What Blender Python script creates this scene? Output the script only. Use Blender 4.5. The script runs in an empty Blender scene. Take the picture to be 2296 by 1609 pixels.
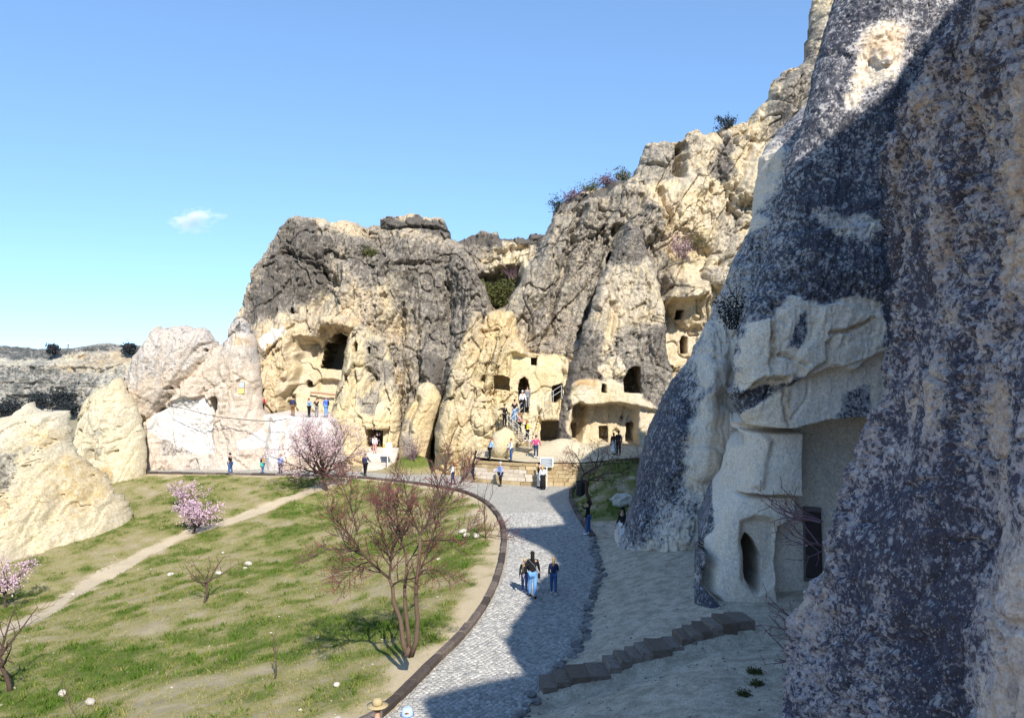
import bpy, bmesh, math, random
import numpy as np
from mathutils import Vector, Matrix

# ------------------------------------------------------------------ camera, sky, sun, exposure
S = bpy.context.scene
FPX, UC, VH, CZ = 788.0, 512.0, 372.0, 8.3        # focal length in pixels, centre column, horizon row, eye height
cam_d = bpy.data.cameras.new('camera'); cam = bpy.data.objects.new('camera', cam_d)
S.collection.objects.link(cam); S.camera = cam
cam.location = (0, 0, CZ); cam.rotation_euler = (math.pi / 2, 0, 0)
cam_d.sensor_fit = 'HORIZONTAL'; cam_d.sensor_width = 36.0
cam_d.lens = 36.0 * FPX / 1024.0
cam_d.shift_y = (VH - 358.5) / 1024.0
cam_d.clip_start = 0.1; cam_d.clip_end = 6000
S.render.resolution_x, S.render.resolution_y = 1024, 717
SUN_AZ, SUN_EL = math.radians(18.5), math.radians(38.0)     # behind the camera, a little to the right
to_sun = Vector((math.sin(SUN_AZ) * math.cos(SUN_EL), -math.cos(SUN_AZ) * math.cos(SUN_EL), math.sin(SUN_EL)))
W = bpy.data.worlds.new('World'); S.world = W; W.use_nodes = True
wn = W.node_tree.nodes; wl = W.node_tree.links
sky = wn.new('ShaderNodeTexSky'); sky.sky_type = 'NISHITA'; sky.sun_disc = False
sky.sun_elevation = SUN_EL; sky.sun_rotation = math.pi - SUN_AZ
sky.air_density = 1.0; sky.dust_density = 0.0; sky.ozone_density = 6.0; sky.altitude = 3000
wn['Background'].inputs['Strength'].default_value = 0.15
gm = wn.new('ShaderNodeGamma'); gm.inputs['Gamma'].default_value = 0.62          # softer run from zenith to horizon
wl.new(sky.outputs['Color'], gm.inputs['Color'])
gk = wn.new('ShaderNodeMix'); gk.data_type = 'RGBA'; gk.blend_type = 'MULTIPLY'; gk.inputs[0].default_value = 1.0; gk.inputs[7].default_value = (1.12, 1.38, 1.62, 1)
wl.new(gm.outputs['Color'], gk.inputs[6]); wl.new(gk.outputs[2], wn['Background'].inputs['Color'])
sun_d = bpy.data.lights.new('sun', 'SUN'); sun_d.energy = 3.9; sun_d.angle = math.radians(0.53); sun_d.color = (1.0, 0.95, 0.86)
sun = bpy.data.objects.new('sun', sun_d); S.collection.objects.link(sun)
sun.rotation_euler = to_sun.to_track_quat('Z', 'Y').to_euler(); sun.location = (10, -30, 40)
S.view_settings.view_transform = 'Standard'; S.view_settings.look = 'None'
S.view_settings.exposure = 0.86; S.view_settings.gamma = 1.0; S.view_settings.use_curve_mapping = False
S.cycles.max_bounces = 6; S.cycles.diffuse_bounces = 3; S.cycles.volume_bounces = 1
S.cycles.use_denoising = True

COL = S.collection
RNG = np.random.default_rng(7)
random.seed(7)

# ------------------------------------------------------------------ noise in numpy
U32 = np.uint32
def _h(ix, iy, iz, seed):
    h = ix * U32(374761393) + iy * U32(668265263) + iz * U32(2246822519) + U32((seed * 974634777 + 12345) & 0xFFFFFFFF)
    h = (h ^ (h >> U32(13))) * U32(1274126177)
    h = (h ^ (h >> U32(16))) * U32(2246822519)
    return h ^ (h >> U32(15))
def vn(x, y, z, seed=0):
    """value noise, -1..1"""
    x, y, z = (np.asarray(k, np.float32) for k in np.broadcast_arrays(x, y, z))
    fx, fy, fz = np.floor(x), np.floor(y), np.floor(z)
    ix, iy, iz = fx.astype(np.int32).astype(U32), fy.astype(np.int32).astype(U32), fz.astype(np.int32).astype(U32)
    tx, ty, tz_ = x - fx, y - fy, z - fz
    tx = tx * tx * (3 - 2 * tx); ty = ty * ty * (3 - 2 * ty); tz_ = tz_ * tz_ * (3 - 2 * tz_)
    s = np.float32(1 / 2147483648.0); one = U32(1)
    def L(a, b): return _h(ix + a, iy + b, iz, seed).astype(np.float32) * (1 - tz_) + _h(ix + a, iy + b, iz + one, seed).astype(np.float32) * tz_
    o = U32(0)
    r = (L(o, o) * (1 - ty) + L(o, one) * ty) * (1 - tx) + (L(one, o) * (1 - ty) + L(one, one) * ty) * tx
    return r * s - 1
def fbm(x, y, z, oct=4, seed=0, gain=0.5, lac=2.03):
    s, a, n = 0, 1.0, 0
    for o in range(oct):
        s = s + a * vn(x, y, z, seed + o * 17); n += a
        x, y, z = x * lac + 13.1, y * lac + 7.7, z * lac + 3.3; a *= gain
    return s / n * 1.6
def ridged(x, y, z, oct=4, seed=0, gain=0.55, lac=2.1):
    s, a, n = 0, 1.0, 0
    for o in range(oct):
        s = s + a * (1 - np.abs(vn(x, y, z, seed + o * 31)) * 2.2); n += a
        x, y, z = x * lac + 5.1, y * lac + 1.7, z * lac + 9.3; a *= gain
    return s / n
def voro(x, y, z, seed=0, facet=False):
    """F1, F2 distance and the id of the nearest cell"""
    x, y, z = (np.asarray(k, np.float32) for k in np.broadcast_arrays(x, y, z))
    fx, fy, fz = np.floor(x).astype(np.int32), np.floor(y).astype(np.int32), np.floor(z).astype(np.int32)
    f1 = np.full(x.shape, 9.0, np.float32); f2 = f1.copy(); cid = np.zeros(x.shape, np.float32); ox = cid.copy(); oz = cid.copy(); ci2 = cid.copy()
    for a in (-1, 0, 1):
        for b in (-1, 0, 1):
            for c in (-1, 0, 1):
                ix, iy, iz = fx + a, fy + b, fz + c
                h = _h(ix.astype(U32), iy.astype(U32), iz.astype(U32), seed); c_ = np.float32(1 / 1023.0)
                jx = (h & U32(1023)).astype(np.float32) * c_; jy = ((h >> U32(10)) & U32(1023)).astype(np.float32) * c_; jz = ((h >> U32(20)) & U32(1023)).astype(np.float32) * c_
                d = np.sqrt((ix + jx - x) ** 2 + (iy + jy - y) ** 2 + (iz + jz - z) ** 2)
                m = d < f1
                f2 = np.where(m, f1, np.minimum(f2, d)); cid = np.where(m, jx, cid); f1 = np.where(m, d, f1)
                if facet: ox = np.where(m, x - ix - jx, ox); oz = np.where(m, z - iz - jz, oz); ci2 = np.where(m, jy, ci2)
    if facet: return f1, f2, cid, (ox * (cid - .5) + oz * (ci2 - .5)) * 2
    return f1, f2, cid
def sstep(a, b, x):
    t = np.clip((x - a) / (b - a), 0, 1); return t * t * (3 - 2 * t)
def seg_dist(px, pz, pts, closed=False):
    """distance to a polyline; also the parameter 0..1 along it"""
    P = list(pts) + ([pts[0]] if closed else [])
    best = np.full(px.shape, 1e9); par = np.zeros(px.shape); n = len(P) - 1
    for i in range(n):
        ax, az = P[i]; bx, bz = P[i + 1]
        dx, dz = bx - ax, bz - az; L = dx * dx + dz * dz + 1e-12
        t = np.clip(((px - ax) * dx + (pz - az) * dz) / L, 0, 1)
        d = np.hypot(px - ax - t * dx, pz - az - t * dz)
        m = d < best; best = np.where(m, d, best); par = np.where(m, (i + t) / n, par)
    return best, par
def inside(px, pz, pts):
    r = np.zeros(px.shape, bool); n = len(pts); j = n - 1
    for i in range(n):
        xi, zi = pts[i]; xj, zj = pts[j]
        c = ((zi > pz) != (zj > pz)) & (px < (xj - xi) * (pz - zi) / (zj - zi + 1e-12) + xi)
        r ^= c; j = i
    return r
def sdf(px, pz, pts):
    d, _ = seg_dist(px, pz, pts, True)
    return np.where(inside(px, pz, pts), d, -d)

# ------------------------------------------------------------------ pixel helpers (used only to lay the plan out)
def Zm(x0, y0, w):            # coordinates read in an enlargement of the photograph -> picture pixels
    k = w / 2296.0
    return lambda pts: [((x0 + a * k) / 4.0, (y0 + b * k) / 4.0) for a, b in pts]
D = lambda pts: [(a * 1024 / 2296.0, b * 1024 / 2296.0) for a, b in pts]
Z1, Z2, Z3, Z4, Z5 = Zm(0, 1200, 1100), Zm(900, 800, 1100), Zm(900, 1250, 1100), Zm(1700, 1250, 1100), Zm(1900, 600, 1100)
Z6, Z7, Z8 = Zm(2400, 0, 1696), Zm(2400, 1050, 1300), Zm(2400, 1960, 1300)
def flat(u, v, z=0.0):        # point of the horizontal plane z under a pixel
    y = (CZ - z) * FPX / (v - VH); return ((u - UC) / FPX * y, y)
def at(u, v, y):              # point at distance y
    return Vector(((u - UC) / FPX * y, y, CZ + (VH - v) / FPX * y))

# ------------------------------------------------------------------ mesh helpers
def mesh_np(name, V, F, mat, attrs=None, smooth=True, parent=None, kind=None):
    """V (n,3), F (m,k) all of one size -> one object"""
    me = bpy.data.meshes.new(name)
    V = np.asarray(V, np.float32); F = np.asarray(F, np.int32)
    m, k = F.shape
    me.vertices.add(len(V)); me.vertices.foreach_set('co', V.ravel())
    me.loops.add(m * k); me.loops.foreach_set('vertex_index', F.ravel())
    me.polygons.add(m)
    me.polygons.foreach_set('loop_start', np.arange(0, m * k, k, dtype=np.int32))
    try: me.polygons.foreach_set('loop_total', np.full(m, k, np.int32))
    except Exception: pass
    me.polygons.foreach_set('use_smooth', np.full(m, smooth, bool))
    me.update(calc_edges=True)
    for an, av in (attrs or {}).items():
        av = np.asarray(av, np.float32)
        if av.ndim == 2:
            a = me.attributes.new(an, 'FLOAT_COLOR', 'POINT'); a.data.foreach_set('color', av.ravel())
        else:
            a = me.attributes.new(an, 'FLOAT', 'POINT'); a.data.foreach_set('value', av.ravel())
    if mat: me.materials.append(mat)
    o = bpy.data.objects.new(name, me); COL.objects.link(o)
    if parent: o.parent = parent
    if kind: o['kind'] = kind
    return o
class MB:
    """collects shapes into one mesh"""
    def __init__(s): s.v = []; s.f = []; s.m = []; s.cur = 0
    def add(s, vs, fs):
        b = len(s.v); s.v += [tuple(p) for p in vs]; s.f += [tuple(i + b for i in f) for f in fs]; s.m += [s.cur] * len(fs)
    def box(s, x0, x1, y0, y1, z0, z1, M=None):
        vs = [Vector(p) for p in ((x0, y0, z0), (x1, y0, z0), (x1, y1, z0), (x0, y1, z0), (x0, y0, z1), (x1, y0, z1), (x1, y1, z1), (x0, y1, z1))]
        if M is not None: vs = [M @ p for p in vs]
        s.add(vs, [(0, 3, 2, 1), (4, 5, 6, 7), (0, 1, 5, 4), (1, 2, 6, 5), (2, 3, 7, 6), (3, 0, 4, 7)])
    def tube(s, pts, rads, n=6, cap=True):
        pts = [Vector(p) for p in pts]; rings = []
        b = len(s.v)
        up = None
        for i, p in enumerate(pts):
            d = (pts[min(i + 1, len(pts) - 1)] - pts[max(i - 1, 0)])
            d = d.normalized() if d.length > 1e-9 else Vector((0, 0, 1))
            if up is None or abs(up.dot(d)) > 0.97: up = d.orthogonal().normalized()
            a = (up - d * up.dot(d)).normalized(); c = d.cross(a); up = a
            r = rads[i] if hasattr(rads, '__len__') else rads
            for k in range(n):
                t = 2 * math.pi * k / n
                s.v.append(tuple(p + a * (r * math.cos(t)) + c * (r * math.sin(t))))
        for i in range(len(pts) - 1):
            for k in range(n):
                s.f.append((b + i * n + k, b + i * n + (k + 1) % n, b + (i + 1) * n + (k + 1) % n, b + (i + 1) * n + k)); s.m.append(s.cur)
        if cap:
            s.f.append(tuple(b + k for k in reversed(range(n)))); s.m.append(s.cur)
            e = b + (len(pts) - 1) * n
            s.f.append(tuple(e + k for k in range(n))); s.m.append(s.cur)
    def ell(s, c, r, M=None, nu=10, nv=7, jit=0.0, seed=0):
        rr = random.Random(seed); vs = []; fs = []
        for j in range(nv + 1):
            ph = math.pi * j / nv
            for i in range(nu):
                th = 2 * math.pi * i / nu
                k = 1 + (rr.uniform(-jit, jit) if 0 < j < nv else 0)
                p = Vector((r[0] * math.sin(ph) * math.cos(th) * k, r[1] * math.sin(ph) * math.sin(th) * k, -r[2] * math.cos(ph) * k))
                if M is not None: p = M @ p
                vs.append(p + Vector(c))
        for j in range(nv):
            for i in range(nu):
                fs.append((j * nu + i, j * nu + (i + 1) % nu, (j + 1) * nu + (i + 1) % nu, (j + 1) * nu + i))
        s.add(vs, fs)
    def build(s, name, mat, parent=None, smooth=False, kind=None):
        me = bpy.data.meshes.new(name); me.from_pydata(s.v, [], s.f); me.update()
        mats = mat if isinstance(mat, (list, tuple)) else [mat]
        for q in mats: me.materials.append(q)
        if len(mats) > 1: me.polygons.foreach_set('material_index', np.array(s.m, np.int32))
        me.polygons.foreach_set('use_smooth', np.full(len(s.f), smooth, bool))
        o = bpy.data.objects.new(name, me); COL.objects.link(o)
        if parent: o.parent = parent
        if kind: o['kind'] = kind
        return o
def tag(o, label, cat, group=None):
    o['label'] = label; o['category'] = cat
    if group: o['group'] = group
    return o
def empty(name, loc=(0, 0, 0), rz=0.0):
    o = bpy.data.objects.new(name, None); COL.objects.link(o); o.location = loc; o.rotation_euler = (0, 0, rz); o.empty_display_size = 0.2
    return o

# ------------------------------------------------------------------ materials
MATS = {}
class NT:
    def __init__(s, name):
        s.m = bpy.data.materials.new(name); s.m.use_nodes = True; s.t = s.m.node_tree; s.n = s.t.nodes; s.l = s.t.links
        s.bsdf = s.n['Principled BSDF']; s.bsdf.inputs['Roughness'].default_value = 0.9; s.bsdf.inputs['Specular IOR Level'].default_value = 0.2
        s.pos = s.n.new('ShaderNodeNewGeometry').outputs['Position']
    def inp(s, sock, v):
        if hasattr(v, 'is_output') or isinstance(v, bpy.types.NodeSocket): s.l.new(v, sock)
        else:
            if sock.type == 'RGBA' and len(v) == 3: v = (*v, 1)
            sock.default_value = v
    def scaled(s, sx, sy, sz, vec=None):
        k = s.n.new('ShaderNodeVectorMath'); k.operation = 'MULTIPLY'; s.l.new(vec or s.pos, k.inputs[0]); k.inputs[1].default_value = (sx, sy, sz); return k.outputs[0]
    def noise(s, scale, detail=4, rough=0.6, vec=None, dist=0.0):
        k = s.n.new('ShaderNodeTexNoise'); k.inputs['Scale'].default_value = scale; k.inputs['Detail'].default_value = detail
        k.inputs['Roughness'].default_value = rough; k.inputs['Distortion'].default_value = dist; s.l.new(vec or s.pos, k.inputs['Vector']); return k.outputs['Fac']
    def voro(s, scale, feat='F1', vec=None, out='Distance'):
        k = s.n.new('ShaderNodeTexVoronoi'); k.feature = feat; k.inputs['Scale'].default_value = scale; s.l.new(vec or s.pos, k.inputs['Vector']); return k.outputs[out]
    def ramp(s, v, a, b, lo=0.0, hi=1.0, smooth=True):
        k = s.n.new('ShaderNodeMapRange'); k.interpolation_type = 'SMOOTHSTEP' if smooth else 'LINEAR'
        s.inp(k.inputs[0], v); k.inputs[1].default_value = a; k.inputs[2].default_value = b; k.inputs[3].default_value = lo; k.inputs[4].default_value = hi; return k.outputs[0]
    def math(s, op, a, b=0.0):
        k = s.n.new('ShaderNodeMath'); k.operation = op; s.inp(k.inputs[0], a); s.inp(k.inputs[1], b); return k.outputs[0]
    def mix(s, f, a, b, mode='MIX'):
        k = s.n.new('ShaderNodeMix'); k.data_type = 'RGBA'; k.blend_type = mode
        s.inp(k.inputs[0], f); s.inp(k.inputs[6], a); s.inp(k.inputs[7], b); return k.outputs[2]
    def attr(s, name, out='Fac'):
        k = s.n.new('ShaderNodeAttribute'); k.attribute_name = name; return k.outputs[out]
    def sep(s, c):
        k = s.n.new('ShaderNodeSeparateColor'); s.l.new(c, k.inputs[0]); return k.outputs
    def bump(s, h, dist=0.05, strength=1.0):
        k = s.n.new('ShaderNodeBump'); k.inputs['Distance'].default_value = dist; k.inputs['Strength'].default_value = strength
        s.l.new(h, k.inputs['Height']); s.l.new(k.outputs[0], s.bsdf.inputs['Normal'])
    def done(s, col, rough=None):
        s.inp(s.bsdf.inputs['Base Color'], col)
        if rough is not None: s.inp(s.bsdf.inputs['Roughness'], rough)
        return s.m

def rock_mat(name, fs, cream, pale, patina, dark, ochre, white, bd, speck=0.5):
    """fs: size of the finest grain in 1/m; attribute m = (lichen, ochre, white, smooth)"""
    t = NT(name)
    r, g, b = t.sep(t.attr('m', 'Color'))[:3]
    sm = t.attr('m', 'Alpha')
    n1 = t.noise(fs * 0.09, 5, 0.62); n2 = t.noise(fs * 0.45, 5, 0.65); n3 = t.noise(fs * 1.6, 4, 0.7)
    st = t.noise(fs * 0.3, 4, 0.6, t.scaled(1.6, 1.6, 0.28))
    base = t.mix(t.ramp(n1, 0.35, 0.62), cream, pale)
    base = t.mix(t.math('MULTIPLY', t.ramp(n2, 0.45, 0.7), 0.4), base, t.mix(0.5, patina, cream))
    base = t.mix(t.math('MULTIPLY', g, t.ramp(t.math('ADD', n2, t.math('MULTIPLY', n1, 0.6)), 0.55, 0.95)), base, ochre)
    # grey patina, then dark lichen, both broken up by noise that grows with the painted amount
    pt = t.ramp(t.math('ADD', t.math('MULTIPLY', r, 1.15), t.math('ADD', t.math('MULTIPLY', st, 0.7), t.math('MULTIPLY', n2, 0.55))), 0.95, 1.3)
    base = t.mix(t.math('MULTIPLY', pt, 0.85), base, patina)
    n4 = t.noise(fs * 0.16, 4, 0.6)
    vc = t.sep(t.voro(fs * 1.3, 'F1', None, 'Color'))[0]
    lk = t.math('ADD', t.math('MULTIPLY', n3, 0.75), t.math('ADD', t.math('MULTIPLY', n2, 0.85), t.math('ADD', t.math('MULTIPLY', n4, 0.45), t.math('MULTIPLY', vc, speck * 0.45))))
    ll = t.ramp(t.math('ADD', r, lk), 1.50 + speck * 0.2, 1.80 + speck * 0.2)
    base = t.mix(t.math('MULTIPLY', ll, 0.92), base, dark)
    gr = t.noise(fs * 1.0, 3, 0.75); g2 = t.noise(fs * 2.4, 2, 0.6)
    grain = t.math('MULTIPLY', t.ramp(t.math('ADD', t.math('MULTIPLY', gr, .7), t.math('MULTIPLY', g2, .45)), 0.60, 0.70), t.ramp(r, 0.15, 0.6, 0.10, 0.8))
    base = t.mix(grain, base, t.mix(t.ramp(n1, .4, .6), dark, (dark[0] * 1.5, dark[1] * 1.25, dark[2])))
    if speck >= 0.8:
        nv = t.n.new('ShaderNodeTexNoise'); nv.inputs['Scale'].default_value = fs * 1.4; nv.inputs['Detail'].default_value = 3; t.l.new(t.pos, nv.inputs['Vector'])
        wv_ = t.n.new('ShaderNodeVectorMath'); wv_.operation = 'MULTIPLY_ADD'; t.l.new(nv.outputs['Color'], wv_.inputs[0]); wv_.inputs[1].default_value = (1.4 / fs,) * 3; t.l.new(t.scaled(1, 1, .7), wv_.inputs[2]); wp = wv_.outputs[0]
        spot = 0.0
        for vs_, th in ((0.45, .45), (1.1, .40), (2.1, .35)):
            sc = t.sep(t.voro(fs * vs_, 'F1', wp, 'Color')); sd_ = t.math('ADD', t.voro(fs * vs_, 'F1', wp), t.math('MULTIPLY', sc[2], .22))
            sp_ = t.math('MULTIPLY', t.ramp(sd_, 0.50, 0.30), t.ramp(sc[0], th, th + .2)); spot = t.math('MAXIMUM', spot, t.math('MULTIPLY', sp_, t.ramp(t.noise(fs * .2 + vs_, 4, .6), .36, .56)))
        base = t.mix(t.math('MULTIPLY', spot, 0.55), base, t.mix(sc[1], (0.74, 0.70, 0.66), (0.42, 0.41, 0.45)))
    wv = t.ramp(t.math('ADD', b, t.math('MULTIPLY', t.math('ADD', n2, st), 0.5)), 0.95, 1.08)
    base = t.mix(t.math('MULTIPLY', wv, 0.9), base, white)
    fine = t.ramp(n3, 0.25, 0.75, 0.72, 1.22)
    cc = t.n.new('ShaderNodeCombineColor'); [t.l.new(fine, cc.inputs[i]) for i in range(3)]
    base = t.mix(1.0, base, cc.outputs[0], 'MULTIPLY')
    h = t.math('ADD', t.math('MULTIPLY', n3, 0.35), t.math('ADD', t.math('MULTIPLY', n2, 0.8), t.math('MULTIPLY', t.voro(fs * 0.8), 0.35)))
    ch = t.noise(fs * 1.3, 3, 0.6, t.scaled(1.5, 1.5, 0.45)); h = t.math('ADD', t.math('MULTIPLY', h, t.math('SUBTRACT', 1.0, t.math('MULTIPLY', sm, 0.75))), t.math('MULTIPLY', t.math('MULTIPLY', ch, sm), 0.5))
    t.bump(h, bd, 1.0)
    return t.done(base, 0.95)
CREAM, PALE, PATINA, DARK, OCHRE, WHITE = (0.54, 0.44, 0.275), (0.565, 0.485, 0.36), (0.31, 0.275, 0.23), (0.095, 0.085, 0.076), (0.42, 0.25, 0.09), (0.74, 0.70, 0.63)
M_FAR = rock_mat('tuff_far_hill', 1.6, (0.50, 0.46, 0.33), (0.52, 0.49, 0.40), (0.30, 0.28, 0.25), (0.055, 0.062, 0.062), OCHRE, WHITE, 0.25)
M_MAIN = rock_mat('tuff_cliff', 5.0, CREAM, PALE, PATINA, DARK, OCHRE, WHITE, 0.10)
M_CREAMR = rock_mat('tuff_cream', 5.0, (0.58, 0.47, 0.265), (0.60, 0.51, 0.345), (0.36, 0.32, 0.26), (0.13, 0.115, 0.10), OCHRE, WHITE, 0.10)
M_PALE = rock_mat('tuff_pale_cone', 5.0, (0.54, 0.465, 0.315), (0.57, 0.505, 0.38), (0.36, 0.335, 0.28), (0.10, 0.085, 0.06), (0.46, 0.33, 0.15), WHITE, 0.06)
M_CHURCH = rock_mat('tuff_whitewashed', 6.0, (0.53, 0.435, 0.35), (0.575, 0.49, 0.415), (0.42, 0.40, 0.38), (0.06, 0.055, 0.05), (0.50, 0.36, 0.20), (0.62, 0.595, 0.57), 0.06)
M_NEAR = rock_mat('tuff_lichen', 9.0, (0.79, 0.65, 0.49), (0.82, 0.70, 0.56), (0.40, 0.385, 0.385), (0.036, 0.040, 0.060), (0.36, 0.20, 0.07), (0.66, 0.64, 0.62), 0.05, 0.8)
M_FRONT = rock_mat('tuff_lichen_close', 13.0, (0.68, 0.51, 0.38), (0.72, 0.60, 0.51), (0.42, 0.37, 0.38), (0.046, 0.042, 0.064), (0.34, 0.17, 0.08), (0.62, 0.58, 0.55), 0.05, 0.8)
def plain(name, col, rough=0.8, var=0.25, scale=12.0, bump=0.0, metal=0.0):
    t = NT(name); n = t.noise(scale, 4, 0.6)
    t.bsdf.inputs['Metallic'].default_value = metal
    c = t.mix(n, tuple(k * (1 - var) for k in col), tuple(min(1, k * (1 + var)) for k in col))
    if bump: t.bump(n, bump)
    return t.done(c, rough)

# ------------------------------------------------------------------ rock bodies: a real surface with depth, edges rounded back, sides and back closed off
def relief(name, sky_px, Y0, a=0.0, b=0.2, R=3.0, base=-1.5, res=1.0, feats=(), paint=(), amp=(0.5, 0.35, 0.12), flute=0.3, strata=0.0,
           block=0.3, lichen=0.5, ochre=0.2, white=0.0, mat=None, thick=9.0, taper=0.45, edge=0.25, seed=1, nscale=1.0, warp=0.25, kind='structure', smoothness=0.0, crack=0.0, pit=0.0, shear=0.12):
    den = lambda u, v: 1 - b * (VH - v) / FPX - a * (u - UC) / FPX
    def xz(p, dy=0.0):
        u, v = p; y = (Y0 + dy + b * CZ) / den(u, v); return ((u - UC) / FPX * y, CZ + (VH - v) / FPX * y)
    def xzo(p):               # the outline lies where the rounded rim lies, a little behind the plane
        u, v = p; y = (Y0 + 0.75 * R + b * CZ) / den(u, v); return ((u - UC) / FPX * y, CZ + (VH - v) / FPX * y)
    sk = [xzo(p) for p in sky_px]
    low = base - 3 * R - 6
    poly = sk + [(sk[-1][0], low), (sk[0][0], low)]
    xs = [p[0] for p in sk]; zs = [p[1] for p in sk]
    ymid = Y0 + a * (sum(xs) / len(xs)) + b * (max(zs) + base) / 2
    h = res * ymid / FPX
    gx = np.arange(min(xs) - 3 * h, max(xs) + 3.5 * h, h); gz = np.arange(base, max(zs) + 3.5 * h, h)
    X, Z = np.meshgrid(gx, gz, indexing='ij'); q = 1.0 / nscale
    YP = Y0 + a * X + b * Z
    sd = sdf(X, Z, poly) + edge * fbm(X * 0.9 * q, YP * 0 + seed, Z * 0.9 * q, 5, seed + 3, 0.6)
    wx = warp * fbm(X * 0.7 * q, Z * 0.7 * q, X * 0 + 4.5, 3, seed + 50); wz = warp * fbm(X * 0.7 * q, Z * 0.7 * q, X * 0 + 9.5, 3, seed + 51)
    H = np.zeros_like(X); quiet = np.full(X.shape, smoothness)
    ops = []; flare = []
    for f in feats:
        t = f[0]
        if t in 'rc':
            pts = [xz(p) for p in f[1]]; d, tp = seg_dist(X + wx, Z + wz, pts)
            w = f[2]; pr = np.exp(-(d / w) ** 2 * 1.4) if t == 'r' else np.clip(1 - d / w, 0, 1) ** 1.3
            H += (f[3] if t == 'r' else -f[3]) * pr * (1 if len(f) < 5 else (1 - f[4] * tp))
        elif t == 'b':
            (cx, cz), (ex, ez) = xz(f[1]), xz((f[1][0] + f[2], f[1][1] - f[3]))
            rr = ((X + wx - cx) / (ex - cx)) ** 2 + ((Z + wz - cz) / (ez - cz)) ** 2
            H += f[4] * np.sqrt(np.clip(1 - rr, 0, 1))
        elif t in 'po':
            pts = [xz(p, f[5] if len(f) > 5 else 0.0) for p in f[1]]; k = 1.0 if t == 'p' else 0.25
            s_ = sdf(X + wx * k, Z + wz * k, pts)
            m = sstep(-f[3] * 0.5, f[3] * 0.5, s_)
            if t == 'p': H += f[2] * m
            else:
                ops.append((m, f[2], f[4] if len(f) > 4 else 0.9))
                if f[2] >= 2.5: flare.append((m, sum(p[0] for p in pts) / len(pts), sum(p[1] for p in pts) / len(pts)))
    for m, dep, qu in ops: quiet = np.maximum(quiet, m * qu)
    pm = []
    for pt in paint:
        pts = [xz(k) for k in pt[1]]
        m = sstep(-pt[2] * 0.5, pt[2] * 0.5, sdf(X + wx * 1.6, Z + wz * 1.6, pts) + 0.3 * pt[2] * fbm(X * 1.1 * q, Z * 1.1 * q, X * 0, 3, seed + 80))
        pm.append(m)
        if len(pt) > 4: quiet = np.maximum(quiet, pt[4] * m)
    # noise
    ny = YP - H
    n_big = fbm(X * 0.16 * q, ny * 0.16 * q, Z * 0.10 * q, 3, seed)
    XS = X - shear * Z
    n_mid = ridged((XS + .6 * wx) * 0.60 * q, ny * 0.4 * q, (Z + wz) * 0.15 * q, 5, seed + 7)
    n_fin = fbm((X + .5 * wx) * 1.5 * q, ny * 1.5 * q, (Z + .5 * wz) * 1.0 * q, 5, seed + 11, 0.62)
    N = amp[0] * n_big * 2 + amp[1] * (n_mid - 0.4) + amp[2] * n_fin
    rough = sstep(-0.35, 0.4, fbm(X * 0.3 * q, Z * 0.22 * q, X * 0 + 8, 3, seed + 13))
    N = N + amp[2] * 0.8 * (ridged((X + wx) * 3.0 * q, ny * 2.5 * q, Z * 1.9 * q, 3, seed + 15) - .4) * (.25 + rough)
    if flute:
        fm = sstep(-0.6, 0.5, fbm(X * 0.1, Z * 0.1, X * 0 + 2.2, 2, seed + 23))
        N = N + flute * fm * ((ridged((XS + 1.0 * wx) * 0.75 * q, Z * 0.06 * q + wz * 0.2, X * 0 + seed, 4, seed + 19) - 0.4) + .35 * (ridged((XS + .6 * wx) * 2.3 * q, Z * 0.2 * q, X * 0 + seed, 3, seed + 27) - .4))
    if strata: N = N + strata * (ridged(X * 0.05 * q, ny * 0.05, (Z + wz + 0.25 * n_big) * 1.5 * q, 3, seed + 29) - 0.4)
    if block:
        f1, f2, ci, fc = voro((XS + .5 * wx) * 0.42 * q, ny * 0.25 * q, (Z + .6 * wz) * 0.15 * q, seed + 41, True)
        N = N + block * ((ci - 0.5) * 0.45 + fc * 1.5 - (1 - sstep(0.0, 0.05, f2 - f1)) * 0.75)
        f1b, f2b, cib, fcb = voro((XS + .4 * wx) * 1.15 * q, ny * .8 * q, (Z + .4 * wz) * 0.55 * q, seed + 43, True)
        N = N + block * 0.34 * (.4 + rough) * ((cib - 0.5) * .6 + fcb * 1.6 - (1 - sstep(0, 0.07, f2b - f1b)) * 0.9)
    if pit:
        f1c, _, cic = voro((X + wx) * 0.85 * q, ny * 0.5 * q, (Z + wz) * 0.75 * q, seed + 47)
        N = N - pit * sstep(0.17, 0.03, f1c) * (cic > 0.52)
    H = H + N * (1 - 0.92 * quiet)
    if crack:
        cn = np.abs(fbm(X * 0.35 * q, ny * 0.2, Z * 0.22 * q, 3, seed + 71)); H -= crack * sstep(0.05, 0.0, cn)
    # rounding towards the outline
    dd = np.clip(sd / R, 0, 1); H -= R * (1 - np.sqrt(1 - (1 - dd) ** 2))
    om = np.zeros_like(X)
    for m, dep, qu in ops:
        H = H - dep * m; om = np.maximum(om, m * qu)
    # drop grid points that lie just outside back on the outline
    g0, g1 = np.gradient(sd, h); gl = np.hypot(g0, g1) + 1e-6
    keepv = sd > 0
    cell = keepv[:-1, :-1] | keepv[1:, :-1] | keepv[:-1, 1:] | keepv[1:, 1:]
    out = ~keepv
    mv = np.where(out, np.clip(-sd, 0, 1.5 * h), 0)
    X2 = X + g0 / gl * mv; Z2 = Z + g1 / gl * mv
    for m, fx, fz in flare:
        k = 0.9 * sstep(0.04, 0.5, m); X2 = X2 + (X - fx) * k; Z2 = Z2 + (Z - fz) * k * np.where(Z > fz, 1.0, 0.15)
    YY = YP - H
    # masks
    mm = np.zeros(X.shape + (4,), np.float32)
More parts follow.
